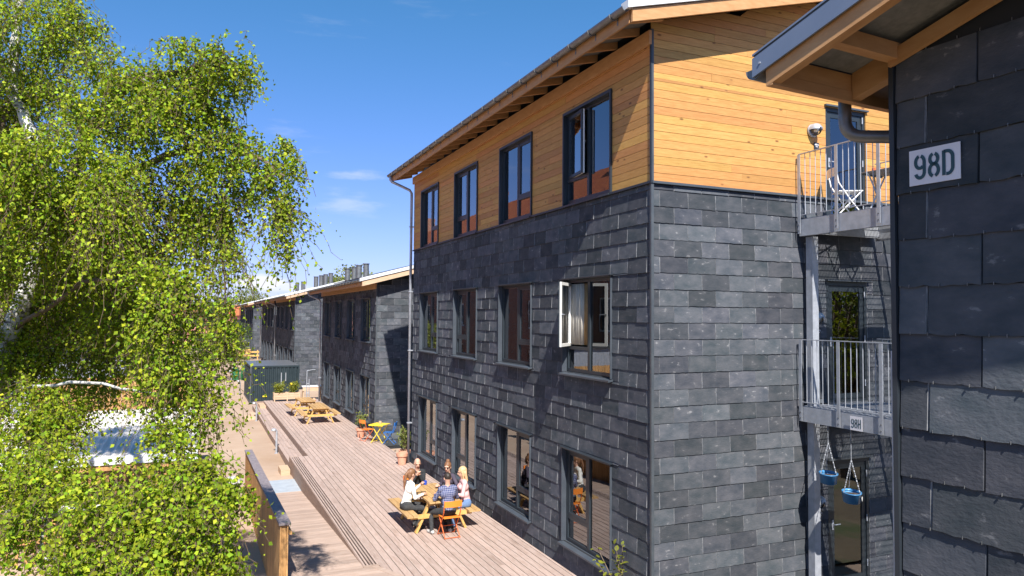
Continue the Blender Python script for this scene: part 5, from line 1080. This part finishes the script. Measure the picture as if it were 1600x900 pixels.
tree('leafy tree behind the viewpoint mirrored in the glazed doors', (18.5, 1.5, -.45), 8.5, 3.2, 7000, .16, 'leaf_yellow', 71, 'tree', .3, 'trees behind the viewpoint'); tree('broad dark tree added behind the viewpoint to block sky and bounce', (24.5, -4, -.45), 9, 3.8, 6000, .18, 'leaf_dark', 72, 'tree', .3, 'trees behind the viewpoint'); tree('tall unseen tree added left behind the viewpoint to block sky light', (-9, -8, -.45), 9.5, 3.4, 6000, .18, 'leaf_dark', 73, 'tree', .3, 'trees behind the viewpoint')  # the dark and the left tree are unseen, added to block sky and bounce
small_plant('sapling', 'thin sapling with a small crown beside the green load', 'sapling', (3.55, 57.0, -.45), .45, 2.1, 350, .10, 'leaf_far', 5, seed=9, z0=.75)
# ------------------------------------------------------------------ left side: shed, slatted front, brick house, far buildings
sh_ = thing('garden_shed', 'timber shed with pale corrugated metal roof behind the birch', 'shed', (-4.6, 16.8, -.45))
SW, SD, SHH = 4.75, 6.9, 2.05
m = MB(); n = 66; prof = [(SW*i/n, .018*math.cos(math.pi*i)) for i in range(n+1)]
for i in range(n):
    (xa, za), (xb, zb) = prof[i], prof[i+1]
    m.add([(xa, -.15, SHH-.02+za), (xb, -.15, SHH-.02+zb), (xb, SD+.1, SHH+.1+zb), (xa, SD+.1, SHH+.1+za), (xa, -.15, SHH-.028+za), (xb, -.15, SHH-.028+zb), (xb, SD+.1, SHH+.092+zb), (xa, SD+.1, SHH+.092+za)], [(0, 1, 2, 3), (5, 4, 7, 6), (4, 5, 1, 0)])
m.build('roof', 'corrugated', sh_)
MB().box(0, SW, -.19, -.16, SHH-.16, SHH+.0).build('fascia', 'roof_white', sh_); MB().box(.02, SW-.02, -.155, -.10, SHH-.28, SHH-.17).build('front_beam', 'fence_wood', sh_); MB().box(0, SW, -.1, -.06, .45, .55).build('rail', 'fence_wood', sh_)
x = .05
while x < SW-.08: MB().box(x, x+.055, -.055, -.03, .05, SHH-.29).build('slat', 'fence_wood', sh_); x += .15
for x in (.0, SW*.5, SW-.09):
    for y in (0, SD-.1): MB().box(x, x+.09, y, y+.09, 0, SHH-.07).build('post', 'fence_wood', sh_)
y = .1
while y < SD: MB().box(SW+.002, SW+.024, y, y+.14, .05, SHH-.07).build('side_board', 'fence_wood', sh_); y += .15
MB().box(.1, SW-.1, SD-.05, SD, 0, SHH-.05).build('back_wall', 'fence_wood', sh_)
wf = thing('timber_wall', 'tall brown timber board wall behind the shed', 'wall', (-4.2, 25.0, -.45)); x = 0
while x < 4.1: MB().box(x, x+.14, 0, .03, 0, 3.0).build('board', 'fence_wood', wf); x += .15
MB().box(0, 4.1, .035, .1, 1.4, 1.5).build('rail', 'fence_wood', wf)
gw = thing('grey_hut', 'pale grey boarded hut half hidden behind the birch', 'hut', (-5.2, 27.0, -.45)); x = 0
while x < 3: MB().box(x, x+.14, 0, .03, 0, 3.6).build('board', 'galv', gw); x += .15
MB().box(.0, 3.0, .035, 3, 0, 3.55).build('body', 'concrete', gw); MB().box(-.15, 3.15, -.15, 3.1, 3.6, 3.72).build('roof', 'roof_dark', gw); MB().box(1.1, 1.9, -.02, .0, 1.2, 2.3).build('window', 'frame', gw)
bh_ = thing('brick_house', 'red brick house with a red tiled roof behind the birch', 'building', (-6.0, 27, -.45)); BL, BWD, BE, BR = 60, 9.5, 8.6, 14.0
bx_holes = [(3+k*4.2, 4.4+k*4.2, z, z+1.7) for k in range(13) for z in (1.2, 4.2, 6.4) if z != 6.4]
m = MB(); holed_wall(m, lambda u, t, z: (-t, u, z), 0, BL, 0, BE, bx_holes, .3); m.v = [(x, y, z) for x, y, z in m.v]; m.f = [f[::-1] for f in m.f]; m.build('wall', 'brick', bh_)
m = MB(); m.prism([(-.3, 0, 0), (-BWD, 0, 0), (-BWD, 0, BE), (-BWD/2, 0, BR-.15), (-.3, 0, BE)], (0, .3, 0)); m.build('gable_wall', 'brick', bh_); m = MB(); m.prism([(-.3, BL-.3, 0), (-BWD, BL-.3, 0), (-BWD, BL-.3, BE), (-BWD/2, BL-.3, BR-.15), (-.3, BL-.3, BE)], (0, .3, 0)); m.build('gable_wall', 'brick', bh_)
MB().box(-BWD, -BWD+.3, .31, BL-.31, 0, BE).build('wall', 'brick', bh_)
m = MB(); m.prism([(.5, -.4, BE-.35), (-BWD/2, -.4, BR), (-BWD/2, -.4, BR+.2), (.5, -.4, BE-.15)], (0, BL+.8, 0)); m.prism([(-BWD/2, -.4, BR), (-BWD-.5, -.4, BE-.35), (-BWD-.5, -.4, BE-.15), (-BWD/2, -.4, BR+.2)], (0, BL+.8, 0)); rfb = m.build('roof', 'roof_tile', bh_)
for k in range(3): MB().box(-BWD/2-.5, -BWD/2+.3, 8+k*20, 9+k*20, BR-.5, BR+1.5).build('chimney', 'brick', rfb)
for k in range(5):
    y = 4+k*11; m = MB(); m.prism([(-.8, y, BE+.6), (-.8, y+2, BE+.6), (-.8, y+2, BE+2.0), (-.8, y+1, BE+2.9), (-.8, y, BE+2.0)], (-2.6, 0, 0)); m.build('dormer', 'roof_tile', rfb)
for h_ in bx_holes:
    wn = MB().box(-.16, -.10, h_[0], h_[1], h_[2], h_[3]).build('window', 'white_paint', bh_); MB().box(-.099, -.09, h_[0]+.1, (h_[0]+h_[1])/2-.04, h_[2]+.1, h_[3]-.1).build('pane', 'frame', wn); MB().box(-.099, -.09, (h_[0]+h_[1])/2+.04, h_[1]-.1, h_[2]+.1, h_[3]-.1).build('pane', 'frame', wn)
pk = thing('pink_building', 'low pink building with dark windows at the end of the yard', 'building', (-14, 128, -.45)); holes_p = [(2+k*3, 3.6+k*3, 2.9, 4.2) for k in range(9)] + [(2+k*3, 3.6+k*3, .6, 1.9) for k in range(9)]
m = MB(); holed_wall(m, lambda u, t, z: (u, t, z), 0, 30, 0, 4.8, holes_p, .3); m.build('wall', 'pink_wall', pk); MB().box(.1, 29.9, .8, 8, 0, 4.7).build('body', 'pink_wall', pk)
for h_ in holes_p: MB().box(h_[0], h_[1], .15, .2, h_[2], h_[3]).build('window', 'frame', pk)
m = MB(); m.prism([(-.5, -.5, 4.82), (-.5, 8.5, 4.82), (-.5, 4, 6.6)], (31, 0, 0)); m.build('roof', 'roof_tile', pk)
# curtains in two windows; two pale sheets stand in for glass reflections
def curtain(label, x, y0, y1, z0, z1, m_):
    n = 28; m = MB(); P = [(x + .035*math.sin(i*1.7), y0+(y1-y0)*i/n) for i in range(n+1)]
    for (xa, ya), (xb, yb) in zip(P[:-1], P[1:]): m.add([(xa, ya, z0), (xb, yb, z0), (xb, yb, z1), (xa, ya, z1)], [(0, 1, 2, 3)])
    o = m.build('curtain', m_, label=label, cat='curtain', group='curtains in the tall house', smooth=True); md = o.modifiers.new('thick', 'SOLIDIFY'); md.thickness = .004
curtain('white curtain in the open first floor window', 6.275, 11.13, 11.56, 3.98, 5.06, 'curtain'); curtain('brown curtain in the open first floor window', 6.30, 10.95, 11.10, 3.98, 5.06, 'curtain_brown'); curtain('pale curtain at the near side of the open window', 6.45, 10.1, 10.32, 3.3, 5.25, 'curtain')
curtain('pale sheet standing in for a reflection in the farthest first floor window of the tall house', 6.42, 19.2, 19.7, 3.5, 5.1, 'curtain'); curtain('pale sheet standing in for a reflection in the first floor window over the woman in pink', 6.42, 16.2, 16.6, 3.5, 5.1, 'curtain')
curtain('brown curtain in the ground floor window nearest the people', 6.5, 13.08, 13.5, .25, 2.3, 'curtain_brown')
